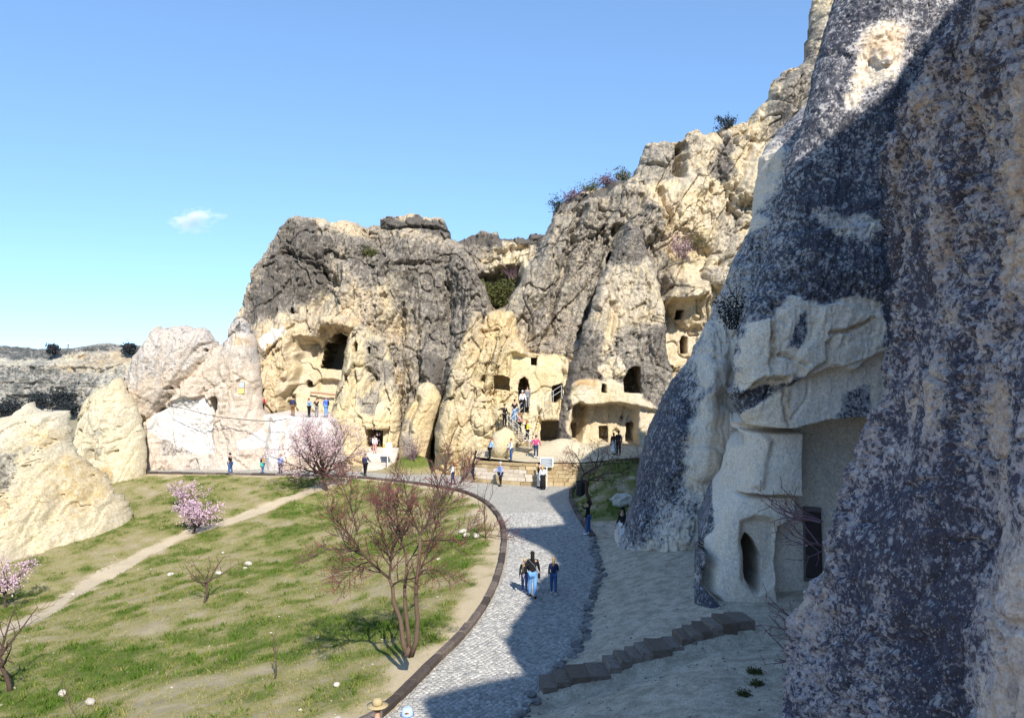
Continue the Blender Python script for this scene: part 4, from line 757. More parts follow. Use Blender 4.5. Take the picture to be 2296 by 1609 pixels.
def row(P, step, par, name, mat, wd, ht, z0=-.1, off=0.0, gap=.012, jit=.012, bev=.03):
    Q = resample(P, step)
    for i in range(len(Q) - 1):
        (x0, y0), (x1, y1) = Q[i], Q[i + 1]; L = math.hypot(x1 - x0, y1 - y0)
        nx, ny = -(y1 - y0) / L, (x1 - x0) / L
        m = MB(); rbox(m, L - gap, wd, ht, frame((x0 + x1) / 2 + nx * off, (y0 + y1) / 2 + ny * off, z0, x1 - x0, y1 - y0), bev, jit); m.build(name, mat, par)
kerb = empty('kerb'); kerb['kind'] = 'structure'
row(KERB_S, 1.0, kerb, 'kerb_stone', M_KERB, .26, .27, -.1, .13, .035, .022, .045)
kerb2 = empty('kerb'); kerb2['kind'] = 'structure'
row(RKERB, .8, kerb2, 'kerb_stone', M_KERB, .24, .28, -.1, -.1)
edge_ = empty('road_edge'); edge_['kind'] = 'structure'
for x, y in resample(REDGE, .30):
    m = MB(); s = random.uniform(.10, .24); q = Matrix.Rotation(random.uniform(0, 3), 4, 'Z')
    m.ell((x + random.uniform(-.12, .25), y, tz(x + .1, y) + .03), (s, s * .7, s * .45), q, 7, 4, .22, int(x * 100) + int(y * 37)); m.build('edge_stone', M_EDGE, edge_)
# cobbles, set one by one where they can still be made out
def cobbles():
    V, Fq, C = [], [], []
    rows = np.arange(15.0, 47.0, .128); n = 0
    cx, cy = [], []
    for i, y in enumerate(rows):
        x = np.arange(-14, 9, .155) + (i % 2) * .077 + RNG.uniform(-.02, .02); cx.append(x + .10 * np.sin(y * 1.7)); cy.append(np.full(x.shape, y) + .10 * np.sin(x * 1.3 + y * .2) + .05 * np.sin(x * 3.1))
    cx, cy = np.concatenate(cx), np.concatenate(cy)
    sd = sdf(cx, cy, ROAD[::2] if False else ROAD); k = sd > .12; cx, cy = cx[k], cy[k]
    N = len(cx); hx = RNG.uniform(.055, .074, N); hy = RNG.uniform(.043, .060, N); top = .022 + RNG.uniform(-.008, .012, N); rot = RNG.normal(0, .18, N)
    cor = np.array([(-1, -1), (1, -1), (1, 1), (-1, 1)], float); vs = []
    bx = np.zeros((N, 8, 3))
    for j, (a, b_) in enumerate(cor):
        for lay, sc in ((0, 1.0), (1, .72)):
            ux = a * hx * sc + RNG.uniform(-.012, .012, N); uy = b_ * hy * sc + RNG.uniform(-.012, .012, N)
            bx[:, j + 4 * lay, 0] = cx + ux * np.cos(rot) - uy * np.sin(rot); bx[:, j + 4 * lay, 1] = cy + ux * np.sin(rot) + uy * np.cos(rot)
            bx[:, j + 4 * lay, 2] = (-.004 if lay == 0 else top + RNG.uniform(-.006, .006, N)) + .012 * fbm(cx * .5, cy * .5, cx * 0, 3, 8)
    f = np.array([(0, 1, 5, 4), (1, 2, 6, 5), (2, 3, 7, 6), (3, 0, 4, 7), (4, 5, 6, 7)])
    F = (np.arange(N)[:, None, None] * 8 + f[None]).reshape(-1, 4)
    col = np.repeat(RNG.uniform(0, 1, N), 8)
    mesh_np('cobbles', bx.reshape(-1, 3), F, M_COB, {'c': col}, True, None, 'stuff')
cobbles()
# terrace behind its sandstone retaining wall
WL = [WALLB[0], WALLB[1], WALLB[2]] + [(WALLB[2][0] + 2.2, WALLB[2][1] + .9), (WALLB[2][0] + 6.0, WALLB[2][1] + 3.0)]
WH = 1.72
tw = empty('retaining_wall'); tag(tw, 'sandstone block retaining wall along the back of the cobbled plaza', 'wall')
WS = resample(WL, .1); zc = 0.0
for ci in range(6):
    hc = [.30, .29, .29, .28, .28, .20][ci]; top = ci == 5
    s = 0; st = (.25 if ci % 2 else 0)
    P = WS; L = .1; i0 = 0
    while i0 < len(P) - 2:
        i1 = min(len(P) - 1, i0 + max(3, int(random.uniform(.45, .85) / .1 + (3 if top else 0)))) if not (i0 == 0 and ci % 2) else 3
        (x0, y0), (x1, y1) = P[i0], P[i1]; d = math.hypot(x1 - x0, y1 - y0)
        mt = M_PALEB if (i1 < 52 and 0 < ci < 4 and random.random() < .75) else M_BLOCK
        m = MB(); rbox(m, d - .02, .34 + (.1 if top else 0), hc - .015, frame((x0 + x1) / 2, (y0 + y1) / 2 + random.uniform(-.015, .015) + .17, zc, x1 - x0, y1 - y0), .025, .012); m.build('coping_stone' if top else 'stone', mt, tw)
        i0 = i1
    zc += hc
for ci in range(5):                  # short return at the left end
    for k in range(5):
        m = MB(); rbox(m, .62, .3, .33, frame(WL[0][0] + .12, WL[0][1] + .7 + k * .64, ci * .34, 0, 1), .025, .012); m.build('stone', M_PALEB, tw)
t = NT('terrace_earth'); n = t.noise(2.5, 5, .65); n2 = t.noise(12, 4, .7); t.bump(n2, .05)
M_TERR = t.done(t.mix(t.ramp(n2, .45, .75), t.mix(n, (0.50, 0.42, 0.28), (0.62, 0.53, 0.40)), (0.36, 0.34, 0.2)), .95)
sheet('terrace', [(p[0], p[1] + .25) for p in WL] + [(26, 70), (WL[0][0] + .1, 70)], lambda x, y: 1.62 + .095 * (y - 57) + .10 * fbm(x * .5, y * .5, x * 0, 3, 44) * sstep(58, 60, y) + .9 * np.exp(-(((x - 4.0) / 2.0) ** 2 + ((y - 62.5) / 1.5) ** 2)), .3, M_TERR)
def flight(name, label, p0, p1, n, wdir, width, mat, thick_=.16, cat='steps', solid=True):
    """steps from p0 up to p1; wdir: horizontal unit vector of a step's width"""
    e = empty(name, p0); tag(e, label, cat); p0, p1 = Vector(p0), Vector(p1); w = Vector((*wdir, 0)).normalized() * width
    run = (p1 - p0) / n; rh = Vector((run.x, run.y, 0))
    for i in range(n):
        a = p0 + run * i - p0; top = run.z * (i + 1); dz = top + .3 if solid else thick_
        m = MB(); q = [a, a + rh * 1.12, a + rh * 1.12 + w, a + w]; q = [Vector((v.x + random.uniform(-.02, .02), v.y + random.uniform(-.02, .02), 0)) for v in q]
        z1 = top + random.uniform(-.012, .012); z0 = z1 - min(dz, thick_ + .25 if solid else thick_)
        m.add([(*v.xy, z0) for v in q] + [(*v.xy, z1) for v in q], [(0, 3, 2, 1), (4, 5, 6, 7), (0, 1, 5, 4), (1, 2, 6, 5), (2, 3, 7, 6), (3, 0, 4, 7)])
        m.build('step', mat, e)
    return e
# steps climbing from the road to the carved porch
st = empty('stone_stairs', (0.75, 20.2, 0)); tag(st, 'flight of brown stone block steps climbing from the road to the carved porch', 'steps')
spec = [.55, .5, .75, .8, .45, .45, .42, .42, .75, .5, .42, .42, .42, .45, .6, .75]
x, z = 0.0, .0
tot = sum(spec)
for i, w in enumerate(spec):
    L = w * 5.9 / tot; m = MB(); flat_ = i in (3, 9, 15); yy = .28 * x
    gz = max(tz(.75 + x + L / 2, 20.2 + yy), tz(.75 + x + L / 2, 20.8 + yy), tz(.75 + x + L / 2, 21.2 + yy))
    if not flat_: z = max(z + .085, gz + .15)
    rbox(m, L * 1.04, .9, .55, frame(x + L / 2, .46 + yy + .03 * math.sin(i * 1.3), z - .55, 1, .1), .015, .02); m.build('step', M_STEP, st); x += L
flight('stone_steps', 'three low stone steps at the left end of the sandstone wall', (WL[0][0] - .1, WL[0][1] + .1, 0), (WL[0][0] + .05, WL[0][1] + 1.6, .9), 5, (-1, 0.05), .9, M_STEP)
dg = at(*Z3([(1190, 1330)])[0], 69.0)
flight('stone_steps', 'pale worn steps up to the square doorway in the rock', (dg.x, 66.4, 0), (dg.x + .1, 69.4, 1.7), 8, (1, 0), 2.6, M_STEPT)
# wooden stair with white metal railings on the cream buttress
M_RAIL = plain('railing_paint', (0.55, 0.55, 0.53), .4, .1); M_WOOD = vcol('stair_wood', (0.28, 0.20, 0.13), (0.42, 0.33, 0.22))
s0 = at(*Z4([(870, 1125)])[0], 60.6); s1 = at(*Z4([(690, 955)])[0], 61.7); s2 = at(*Z4([(830, 835)])[0], 62.6)
stair = flight('wooden_stair', 'open wooden stair with metal handrails climbing the cream rock', s0, s1, 12, (.55, .85), 1.1, M_WOOD, .07, 'stair', False)
def rail(par, org, A, B, n, hgt=1.0):
    A, B = Vector(A) - Vector(org), Vector(B) - Vector(org)
    for k in range(n + 1):
        p = A.lerp(B, k / n); m = MB(); m.tube([p, p + Vector((0, 0, hgt))], .022, 6); m.build('railing_post', M_RAIL, par)
    for hh in (hgt, hgt * .55):
        m = MB(); m.tube([A + Vector((0, 0, hh)), B + Vector((0, 0, hh))], .02, 6); m.build('handrail', M_RAIL, par)
rail(stair, s0, s0, s1, 4); rail(stair, s0, s0 + Vector((.6, .9, 0)), s1 + Vector((.6, .9, 0)), 4)
st2 = flight('wooden_stair', 'short upper stair leading right to the arched doorway', s1 + Vector((.2, .3, .02)), s2, 8, (.0, 1), 1.0, M_WOOD, .07, 'stair', False)
rail(st2, s1 + Vector((.2, .3, .02)), s1 + Vector((.2, .1, .1)), s2 + Vector((0, -.1, 0)), 3)
rr = empty('railing', s2); tag(rr, 'white railing running right along the rock face to the dark hollow', 'railing'); e2 = at(*Z4([(1000, 790)])[0], 62.4); e3 = at(*Z4([(1140, 700)])[0], 62.2)
rail(rr, s2, s2 + Vector((.5, -.2, 0)), e2, 3, .9); rail(rr, s2, e2, e3, 2, .9)
# notice board, signs, bins
M_WPAINT = plain('white_paint', (0.78, 0.78, 0.76), .5, .06); M_BOARD = plain('board_grey', (0.24, 0.27, 0.30), .5, .2); M_ORANGE = plain('orange_card', (0.85, 0.42, 0.05), .6, .1); M_DARKM = plain('dark_metal', (0.05, 0.05, 0.055), .5, .3, metal=.6)
def board(label, x, y, z, w, h, ph, mats, name='notice_board'):
    e = empty(name, (x, y, z)); tag(e, label, 'sign')
    m = MB(); m.tube([(0, 0, 0), (0, 0, ph)], .04, 8); m.build('post', mats[0], e)
    m = MB(); m.box(-w / 2, w / 2, -.03, .03, ph - .02, ph + h); m.build('frame', mats[0], e)
    m = MB(); m.box(-w / 2 + .06, w / 2 - .06, -.045, -.034, ph + .04, ph + h - .06); m.build('panel', mats[1], e)
    return e
bx_, by_ = flat(*D([(1226, 1090)])[0]); nb = board('grey information board on a white post before the sandstone wall', bx_, by_, 0, .95, .68, 1.45, (M_WPAINT, M_BOARD))
for k in range(7):
    m = MB(); m.box(-.36, .30 - .1 * (k % 3), -.052, -.048, 1.57 + k * .07, 1.585 + k * .07); m.build('text_line', M_WPAINT, nb)
sg = at(*D([(869, 1040)])[0], 66.5); sgn = board('white double sign with orange corner on a pole by the square doorway', sg.x, 66.5, 0, .75, .55, 1.35, (M_WPAINT, M_WPAINT), 'sign')
m = MB(); m.box(-.375, .375, -.03, .03, 1.92, 2.35); m.build('upper_panel', M_WPAINT, sgn); m = MB(); m.box(-.37, -.18, -.045, -.033, 1.95, 2.32); m.build('orange_tag', M_ORANGE, sgn)
def bin_(label, x, y, z, mat, h=.95, r=.28):
    e = empty('litter_bin', (x, y, z)); tag(e, label, 'bin')
    for k in range(14):
        a = k * 2 * math.pi / 14; m = MB(); q = Matrix.Rotation(a, 4, 'Z'); m.box(r - .02, r + .02, -.04, .04, .05, h, q); m.build('slat', mat, e)
    m = MB(); m.tube([(0, 0, .08), (0, 0, h - .12)], r * .86, 14); m.build('liner', M_DARKM, e)
    m = MB(); m.tube([(0, 0, h - .03), (0, 0, h + .04)], r + .05, 16, False); m.build('rim', M_DARKM, e)
    return e
wb = flat(*D([(766, 1066)])[0]); bin_('brown slatted litter bin beside the blossoming tree', wb[0], wb[1] + .4, 0, M_WOOD, 1.0, .3)
wb = flat(*D([(1293, 1118)])[0]); bin_('dark slatted litter bin under the leaning red tree', wb[0] + .25, wb[1], tz(wb[0] + .25, wb[1]), M_DARKM, .95, .27)
# door, window, cable on the rocks
M_DOOR = plain('dark_wood_door', (0.05, 0.038, 0.036), .6, .4, 6, .01); M_FRAME = plain('door_frame', (0.16, 0.13, 0.12), .7, .3); M_YEL = plain('yellow_panel', (0.72, 0.55, 0.18), .7, .1); M_GLASS = plain('grey_pane', (0.42, 0.45, 0.48), .25, .1)
def on(u, v, h=0): return on_plane(u, v, PL_B, h)
q = [on(*p, -1.68) for p in D([(1802, 1300), (1842, 1306), (1838, 1136), (1800, 1133)])]
def slab(name, q, th, mat, par, inset=0.0, n=Vector((0, -1, 0))):
    c = sum(q, Vector()) / 4; q = [c + (p - c) * (1 - inset) for p in q]; m = MB()
    m.add([p for p in q] + [p + n * th for p in q], [(3, 2, 1, 0), (4, 5, 6, 7), (0, 1, 5, 4), (1, 2, 6, 5), (2, 3, 7, 6), (3, 0, 4, 7)]); return m.build(name, mat, par)
fr_ = slab('door', q, .12, M_FRAME, carved); fr_['label'] = 'dark wooden door leaning in the porch wall'
dl = slab('door_leaf', q, .16, M_DOOR, fr_, .12); m = MB(); c = sum(q, Vector()) / 4 + Vector((-.25, -.18, 0)); m.ell(c, (.04, .04, .04)); m.build('handle', M_RAIL, fr_)
PL_W = (67.2, 0.0, 0.10)
q = [on_plane(*p, PL_W, .55) for p in Z1([(1990, 778), (2040, 778), (2044, 680), (1998, 680)])]
wf = slab('window', q, .06, M_FRAME, church); wf['label'] = 'small window with yellow lower panel'
mid = lambda a, b_: (a + b_) / 2
slab('lower_panel', [q[0], q[1], mid(q[1], q[2]), mid(q[0], q[3])], .09, M_YEL, wf, .1); slab('upper_pane', [mid(q[0], q[3]), mid(q[1], q[2]), q[2], q[3]], .09, M_GLASS, wf, .1)
cab = MB(); pts = [on_plane(*p, PL_W, 1.5) for p in Z1([(1430, 880), (1550, 905), (1700, 945), (1850, 975), (2000, 990), (2150, 1003), (2290, 1008)]) + Z3([(400, 905), (520, 882)])]; cab.tube(pts, .03, 5); cab = cab.build('cable', M_DARKM); tag(cab, 'thin dark cable strung across the whitewashed church rock', 'cable')
# painted cornice and arched niche edge in the hall
M_RED = plain('faded_red_paint', (0.36, 0.20, 0.14), .9, .2)
PL_M = (75.5, 0.0, 0.24)
cn = MB(); cn.tube([on_plane(*p, PL_M, -1.2) for p in Z3([(712, 664), (800, 668), (850, 676), (925, 682)])], .09, 6); cn = cn.build('cornice', M_RED); tag(cn, 'faded red painted cornice across the back of the carved hall', 'cornice')

bo = empty('boulder_block', at(*Z4([(650, 1160)])[0], 60.0)); tag(bo, 'large smooth cream boulder resting on the terrace beside the wooden stair', 'boulder')
m = MB(); m.ell((0, 0, .65), (1.0, .8, 1.2), Matrix.Rotation(.45, 4, 'Y'), 12, 8, .075, 4); o = m.build('boulder_stone', M_CREAMR, bo, True)
# ------------------------------------------------------------------ people
def cloth(name, col): 
    return MATS.setdefault(name, plain('cloth_' + name, col, .85, .18, 30))
SKIN = plain('skin', (0.52, 0.30, 0.20), .6, .1, 20)
CL = dict(black=(0.012, 0.012, 0.014), navy=(0.03, 0.04, 0.10), jeans=(0.05, 0.11, 0.26), lightjeans=(0.13, 0.30, 0.58), white=(0.72, 0.72, 0.72), blue=(0.05, 0.14, 0.50), periwinkle=(0.22, 0.30, 0.62), green=(0.06, 0.45, 0.30), red=(0.45, 0.03, 0.05), magenta=(0.50, 0.05, 0.20), yellow=(0.80, 0.62, 0.05), grey=(0.20, 0.20, 0.21), brown=(0.20, 0.10, 0.04), darkhair=(0.015, 0.011, 0.010), redhair=(0.28, 0.09, 0.03), blond=(0.50, 0.32, 0.14), greyhair=(0.50, 0.48, 0.46), tan=(0.48, 0.33, 0.15), pink=(0.75, 0.05, 0.22), skyblue=(0.25, 0.45, 0.75), straw=(0.42, 0.33, 0.18), palehat=(0.42, 0.55, 0.80), plaid=(0.035, 0.04, 0.09), pinkish=(0.62, 0.32, 0.30), slate=(0.14, 0.17, 0.36))
def C(n): return cloth(n, CL[n])
def skinobj(name, pts, edges, root, mat, par, sub=1):
    me = bpy.data.meshes.new(name); me.from_pydata([p[0] for p in pts], edges, []); me.update()
    o = bpy.data.objects.new(name, me); COL.objects.link(o); o.parent = par; me.materials.append(mat)
    md = o.modifiers.new('skin', 'SKIN'); md.use_smooth_shade = True; md.branch_smoothing = 0.3
    sv = me.skin_vertices[0].data
    for i, p in enumerate(pts): sv[i].radius = p[1] if isinstance(p[1], tuple) else (p[1], p[1]); sv[i].use_root = (i == root)
    m2 = o.modifiers.new('sub', 'SUBSURF'); m2.levels = sub; m2.render_levels = sub
    return o
def person(label, pos, h=1.7, rz=0.0, top='black', legs='jeans', hair='darkhair', stride=0.0, arms=((0, 0), (0, 0)), sleeve=1.0, skirt=None, longhair=0.0, bag=None, shoes='black', hat=None, build=1.0, near=False, waist=None, sit=0.0, lean=0.0, jacket=None, glasses=False):
    """rz = 0 faces the viewer; arms: per side (forward swing, outward lift) in radians of the upper arm, the forearm bends a bit more"""
    e = empty('person', pos, rz); tag(e, label, 'person', 'visitors walking between the cave churches')
    k = h / 1.70; b = build
    def q(x, y, z): return (x * k, (y - lean * max(0, z - .9)) * k, z * k)
    dz = -.42 * sit; 
    J = {}
    J['pel'] = (q(0, 0, .95 + dz), (.125 * k * b, .10 * k * b)); J['bel'] = (q(0, 0, 1.10 + dz), (.125 * k * b, .092 * k * b)); J['che'] = (q(0, 0, 1.30 + dz), (.15 * k * b, .10 * k * b))
    J['nkb'] = (q(0, .005, 1.44 + dz), .065 * k); J['nek'] = (q(0, -.005, 1.50 + dz), .050 * k); J['jaw'] = (q(0, -.025, 1.555 + dz), (.062 * k, .07 * k)); J['hed'] = (q(0, -.012, 1.63 + dz), (.074 * k, .092 * k)); J['top'] = (q(0, -.002, 1.69 + dz), (.052 * k, .065 * k))
    edges = [('pel', 'bel'), ('bel', 'che'), ('che', 'nkb'), ('nkb', 'nek'), ('nek', 'jaw'), ('jaw', 'hed'), ('hed', 'top')]
    for s, nm in ((-1, 'l'), (1, 'r')):
        fw, outw = arms[0 if s < 0 else 1]; fw += -s * stride * .5
        sh = Vector((s * .165 * b, 0, 1.41 + dz)); d = Vector((s * math.sin(.14 + outw), -math.sin(fw) * math.cos(outw), -math.cos(fw) * math.cos(outw)))
        el = sh + d.normalized() * .28; bend = fw + .25 + .9 * max(0, fw); d2 = Vector((s * math.sin(.05 + outw * .9), -math.sin(bend), -math.cos(bend) * math.cos(outw * .9))); wr = el + d2.normalized() * .25; ha = wr + d2.normalized() * .09
        J['sh' + nm] = (q(*sh), .056 * k * b); J['el' + nm] = (q(*el), .041 * k); J['wr' + nm] = (q(*wr), .028 * k); J['ha' + nm] = (q(*ha), (.036 * k, .022 * k))
        edges += [('che', 'sh' + nm), ('sh' + nm, 'el' + nm), ('el' + nm, 'wr' + nm), ('wr' + nm, 'ha' + nm)]
        if near:
            side = d2.cross(Vector((s, 0, 0))).normalized()
            for fi, (o_, ln) in enumerate(((-.03, .075), (-.010, .085), (.010, .08), (.028, .062))):
                f0 = ha + d2.normalized() * .03 + side * o_; f1 = f0 + (d2.normalized() + Vector((-s * .25, 0, 0))).normalized() * ln
                J[f'f{fi}{nm}'] = (q(*f0), .011 * k); J[f'g{fi}{nm}'] = (q(*f1), .008 * k); edges += [('ha' + nm, f'f{fi}{nm}'), (f'f{fi}{nm}', f'g{fi}{nm}')]
            th = ha + side * -.045; J['t' + nm] = (q(*th), .011 * k); J['u' + nm] = (q(*(th + d2.normalized() * .05)), .009 * k); edges += [('ha' + nm, 't' + nm), ('t' + nm, 'u' + nm)]
        a = s * stride * .55; th_ = a + 1.35 * sit; hp = Vector((s * .088 * b, 0, .91 + dz)); kn = hp + Vector((s * .01, -math.sin(th_), -math.cos(th_))) * .42; kb = (abs(a) * .5 + (0.35 if a < 0 else 0) * stride) - 1.1 * sit
        an = kn + Vector((0, -math.sin(th_ - kb - sit * .3), -math.cos(th_ - kb - sit * .3))) * .41
        if an.z < .08: an.z = .08
        J['hp' + nm] = (q(*hp), .088 * k * b); J['kn' + nm] = (q(*kn), .058 * k * b); J['an' + nm] = (q(*an), .040 * k); to = an + Vector((s * .015, -.15, -.045)); J['to' + nm] = (q(*to), (.038 * k, .028 * k))
        edges += [('pel', 'hp' + nm), ('hp' + nm, 'kn' + nm), ('kn' + nm, 'an' + nm), ('an' + nm, 'to' + nm)]
    low = min(v[0][2] for n_, v in J.items() if n_.startswith('to')) - .03 * k
    if not sit or True: J = {n_: ((v[0][0], v[0][1], v[0][2] - low), v[1]) for n_, v in J.items()}
    names = list(J)
    skinobj('body', [J[n] for n in names], [(names.index(a), names.index(c)) for a, c in edges], 0, SKIN, e)
    def part(nm, keys, ed, mat, grow, mul=1.12):
        pts = []
        for n in keys:
            p, r = J[n]; r = r if isinstance(r, tuple) else (r, r); pts.append((p, (r[0] * mul + grow, r[1] * mul + grow)))
        skinobj(nm, pts, [(keys.index(a), keys.index(c)) for a, c in ed], 0, mat, e)
    tk = ['bel', 'pel', 'che', 'nkb', 'shl', 'shr', 'ell', 'elr'] + (['wrl', 'wrr'] if sleeve > .6 else [])
    te = [('bel', 'pel'), ('bel', 'che'), ('che', 'nkb'), ('che', 'shl'), ('che', 'shr'), ('shl', 'ell'), ('shr', 'elr')] + ([('ell', 'wrl'), ('elr', 'wrr')] if sleeve > .6 else [])
    part('top', tk, te, C(top), .010 * k)
    part('trousers', ['pel', 'hpl', 'hpr', 'knl', 'knr', 'anl', 'anr'], [('pel', 'hpl'), ('pel', 'hpr'), ('hpl', 'knl'), ('hpr', 'knr'), ('knl', 'anl'), ('knr', 'anr')], C(legs), .012 * k)
    for nm in 'lr':
        a, t_ = Vector(J['an' + nm][0]), Vector(J['to' + nm][0]); m = MB(); m.tube([a + Vector((0, .05, -.05)) * k, a.lerp(t_, .4) + Vector((0, 0, -.01)), t_ + Vector((0, -.03, 0)) * k], [.046 * k, .05 * k, .036 * k], 8); m.build('shoe', C(shoes), e, True)
    H_ = Vector(J['hed'][0])
    if hair:
        m = MB(); m.ell(H_ + Vector((0, .018, .030)) * k, (.086 * k, .104 * k, .092 * k), None, 12, 8, .03, int(h * 1000))
        if longhair:
            m.tube([H_ + Vector((0, .06, .03)) * k, H_ + Vector((0, .095, -.08)) * k, H_ + Vector((0, .105, -.10 - longhair * .5)) * k, H_ + Vector((0.01, .10, -.12 - longhair)) * k], [.07 * k, .075 * k, .06 * k, .02 * k], 8)
        m.build('hair', C(hair), e, True)
    for s in (-1, 1):
        m = MB(); m.ell(H_ + Vector((s * .03, -.088, .0)) * k, (.012 * k, .008 * k, .008 * k), None, 6, 4); m.build('eye', C('black'), e)
    m = MB(); m.ell(H_ + Vector((0, -.098, -.03)) * k, (.012 * k, .02 * k, .02 * k), None, 6, 5); m.build('nose', SKIN, e, True)
    if glasses:
        m = MB(); m.box(-.065 * k, .065 * k, -.105 * k + H_.y, -.09 * k + H_.y, H_.z - .015 * k, H_.z + .02 * k); m.build('sunglasses', C('black'), e)
    if hat:
        kind, cn = hat; m = MB(); c0 = H_ + Vector((0, .0, .06)) * k
        if kind == 'brim': m.tube([c0 + Vector((0, 0, -.015)), c0, c0 + Vector((0, 0, .012))], [.20 * k, .205 * k, .10 * k], 18); m.tube([c0 + Vector((0, 0, .0)), c0 + Vector((0, 0, .09)) * k, c0 + Vector((0, 0, .13)) * k], [.10 * k, .095 * k, .06 * k], 14)
        elif kind == 'bucket': m.tube([c0 + Vector((0, 0, -.07)) * k, c0 + Vector((0, 0, -.01)) * k, c0 + Vector((0, 0, .06)) * k, c0 + Vector((0, 0, .075)) * k], [.145 * k, .11 * k, .095 * k, .06 * k], 14)
        else: m.ell(c0 + Vector((0, .01, -.01)) * k, (.095 * k, .11 * k, .085 * k), None, 12, 7); m.box(-.06 * k + c0.x, .06 * k + c0.x, c0.y - .19 * k, c0.y - .08 * k, c0.z - .02 * k, c0.z - .005 * k)
        m.build('hat', C(cn), e, True)
    P_ = Vector(J['pel'][0]); CH = Vector(J['che'][0])
    if skirt:
        m = MB(); m.tube([P_ + Vector((0, 0, .12)) * k, P_ + Vector((0, 0, -.05)) * k, P_ + Vector((0, 0, -.45)) * k, P_ + Vector((0, 0, -.84)) * k], [.13 * k, .18 * k, .20 * k, .21 * k], 14); m.build('skirt', C(skirt), e, True)
    if waist:
        m = MB(); m.tube([P_ + Vector((0, 0, .06)) * k, P_ + Vector((0, .03, -.08)) * k, P_ + Vector((.02, .05, -.30)) * k], [.155 * k, .175 * k, .17 * k], 12); m.build('tied_jacket', C(waist), e, True)
    if jacket:
        m = MB(); a = Vector(J['wrr'][0]); m.ell(a + Vector((0, -.02, -.12)) * k, (.07 * k, .11 * k, .22 * k), None, 9, 6, .1, 3); m.build('carried_jacket', C(jacket), e, True)
    if bag:
        kind, cn = bag; m = MB()
        if kind == 'pack':
            m.ell(CH + Vector((0, .17, -.06)) * k, (.13 * k, .085 * k, .20 * k), None, 12, 8); m.build('backpack', C(cn), e, True)
            for s in (-1, 1):
                m = MB(); m.tube([CH + Vector((s * .09, .12, .12)) * k, CH + Vector((s * .10, -.02, .16)) * k, CH + Vector((s * .11, -.10, .02)) * k], .018 * k, 5); m.build('strap', C(cn), e)
        else:
            s = 1 if kind == 'r' else -1; c0 = P_ + Vector((s * .24, .02, -.12)) * k; rot = Matrix.Rotation(.15, 4, 'Y')
            m.ell(c0, (.055 * k, .13 * k, .115 * k), None, 10, 6); m.build('shoulder_bag', C(cn), e, True)
            m = MB(); m.tube([c0 + Vector((0, .02, .09)) * k, CH + Vector((s * .05, .135, -.05)) * k, CH + Vector((-s * .12, .10, .13)) * k, CH + Vector((-s * .10, -.05, .15)) * k, CH + Vector((s * .06, -.13, -.08)) * k, c0 + Vector((0, -.05, .09)) * k], .009 * k, 5); m.build('bag_strap', C('grey' if cn == 'black' else cn), e)
    return e
PI = math.pi
def F_(x, y): return (*flat(*D([(x, y)])[0]), .02)          # feet on the road
def G_(x, y): p = gd(x, y); return (p.x, p.y, tz(p.x, p.y))
def T_(u, yd, z): p = flat(*D([(u, 1000)])[0]); return ((D([(u, 0)])[0][0] - UC) / FPX * yd, yd, z)
# family on the cobbles, seen from behind
person('woman with dark ponytail, black top and light jeans walking away between two children', F_(1194, 1339), 1.68, PI, 'black', 'lightjeans', 'darkhair', .45, ((.05, .10), (.05, .2)), 1, None, .22, ('l', 'black'), 'black', near=True)
person('boy in dark jacket with tan backpack walking left of the woman in jeans', F_(1176, 1328), 1.27, PI, 'black', 'jeans', 'tan', .35, ((0, .05), (0, .05)), 1, None, 0, ('pack', 'tan'), 'white', near=True)
person('girl with blond ponytail and navy jacket walking right of the woman in jeans', F_(1241, 1331), 1.35, PI, 'navy', 'jeans', 'blond', .25, ((.25, .0), (.25, .0)), 1, None, .2, None, 'white', near=True)
x_, y_, _ = F_(1312, 1199)
person('curly haired woman in black top and blue jeans at the kerb end', (x_ + .15, y_, .05), 1.68, -PI * .62, 'black', 'jeans', 'darkhair', .1, ((1.0, .1), (.1, .0)), 1, None, .14, None, 'white', near=True)
p = gd(1396, 1216); person('woman with sunglasses, black jacket and white trousers by the foot of the shaded rock', (p.x, p.y, tz(p.x, p.y)), 1.66, -PI * .3, 'black', 'white', 'darkhair', 0, ((.2, 0), (.2, 0)), 1, None, .12, None, 'white', near=True, glasses=True)
# two close below the viewer, only heads in the picture
hx, hy = (846 * .446 - UC) / FPX, (1590 * .446 - VH) / FPX
person('man in brown brimmed hat and blue shirt at the bottom edge of the picture', (hx * 15.45, 15.45, .02), 1.78, PI, 'blue', 'navy', 'brown', .2, ((0, 0), (0, 0)), 1, None, 0, None, 'black', ('brim', 'straw'), near=True)
hx = (913 * .446 - UC) / FPX
person('person in pale blue bucket hat at the bottom edge of the picture', (hx * 15.45, 15.45, .02), 1.66, PI, 'navy', 'black', 'brown', .2, ((0, 0), (0, 0)), 1, None, 0, None, 'black', ('bucket', 'palehat'), near=True)
# plaza
person('woman in white jacket with red hair walking past the low steps', F_(1015, 1086), 1.66, -PI / 2, 'white', 'navy', 'redhair', .25, ((.4, 0), (.2, 0)), 1, None, .04, ('l', 'navy'))
person('man in blue grey sweater with jacket round his waist in front of the wall', F_(1122, 1089), 1.75, -PI * .35, 'periwinkle', 'black', 'greyhair', .1, ((.35, 0), (.1, 0)), 1, None, 0, None, 'black', waist='slate', build=1.15)
person('man in black top and white trousers beside the information board', F_(1209, 1092), 1.78, PI * .35, 'black', 'white', 'darkhair', .1, ((.3, 0), (.1, 0)))
person('blond woman in white top and long black skirt beside the information board', F_(1217, 1097), 1.70, PI * .9, 'white', 'black', 'blond', 0, ((.2, 0), (.0, .05)), 1, 'black', .22)
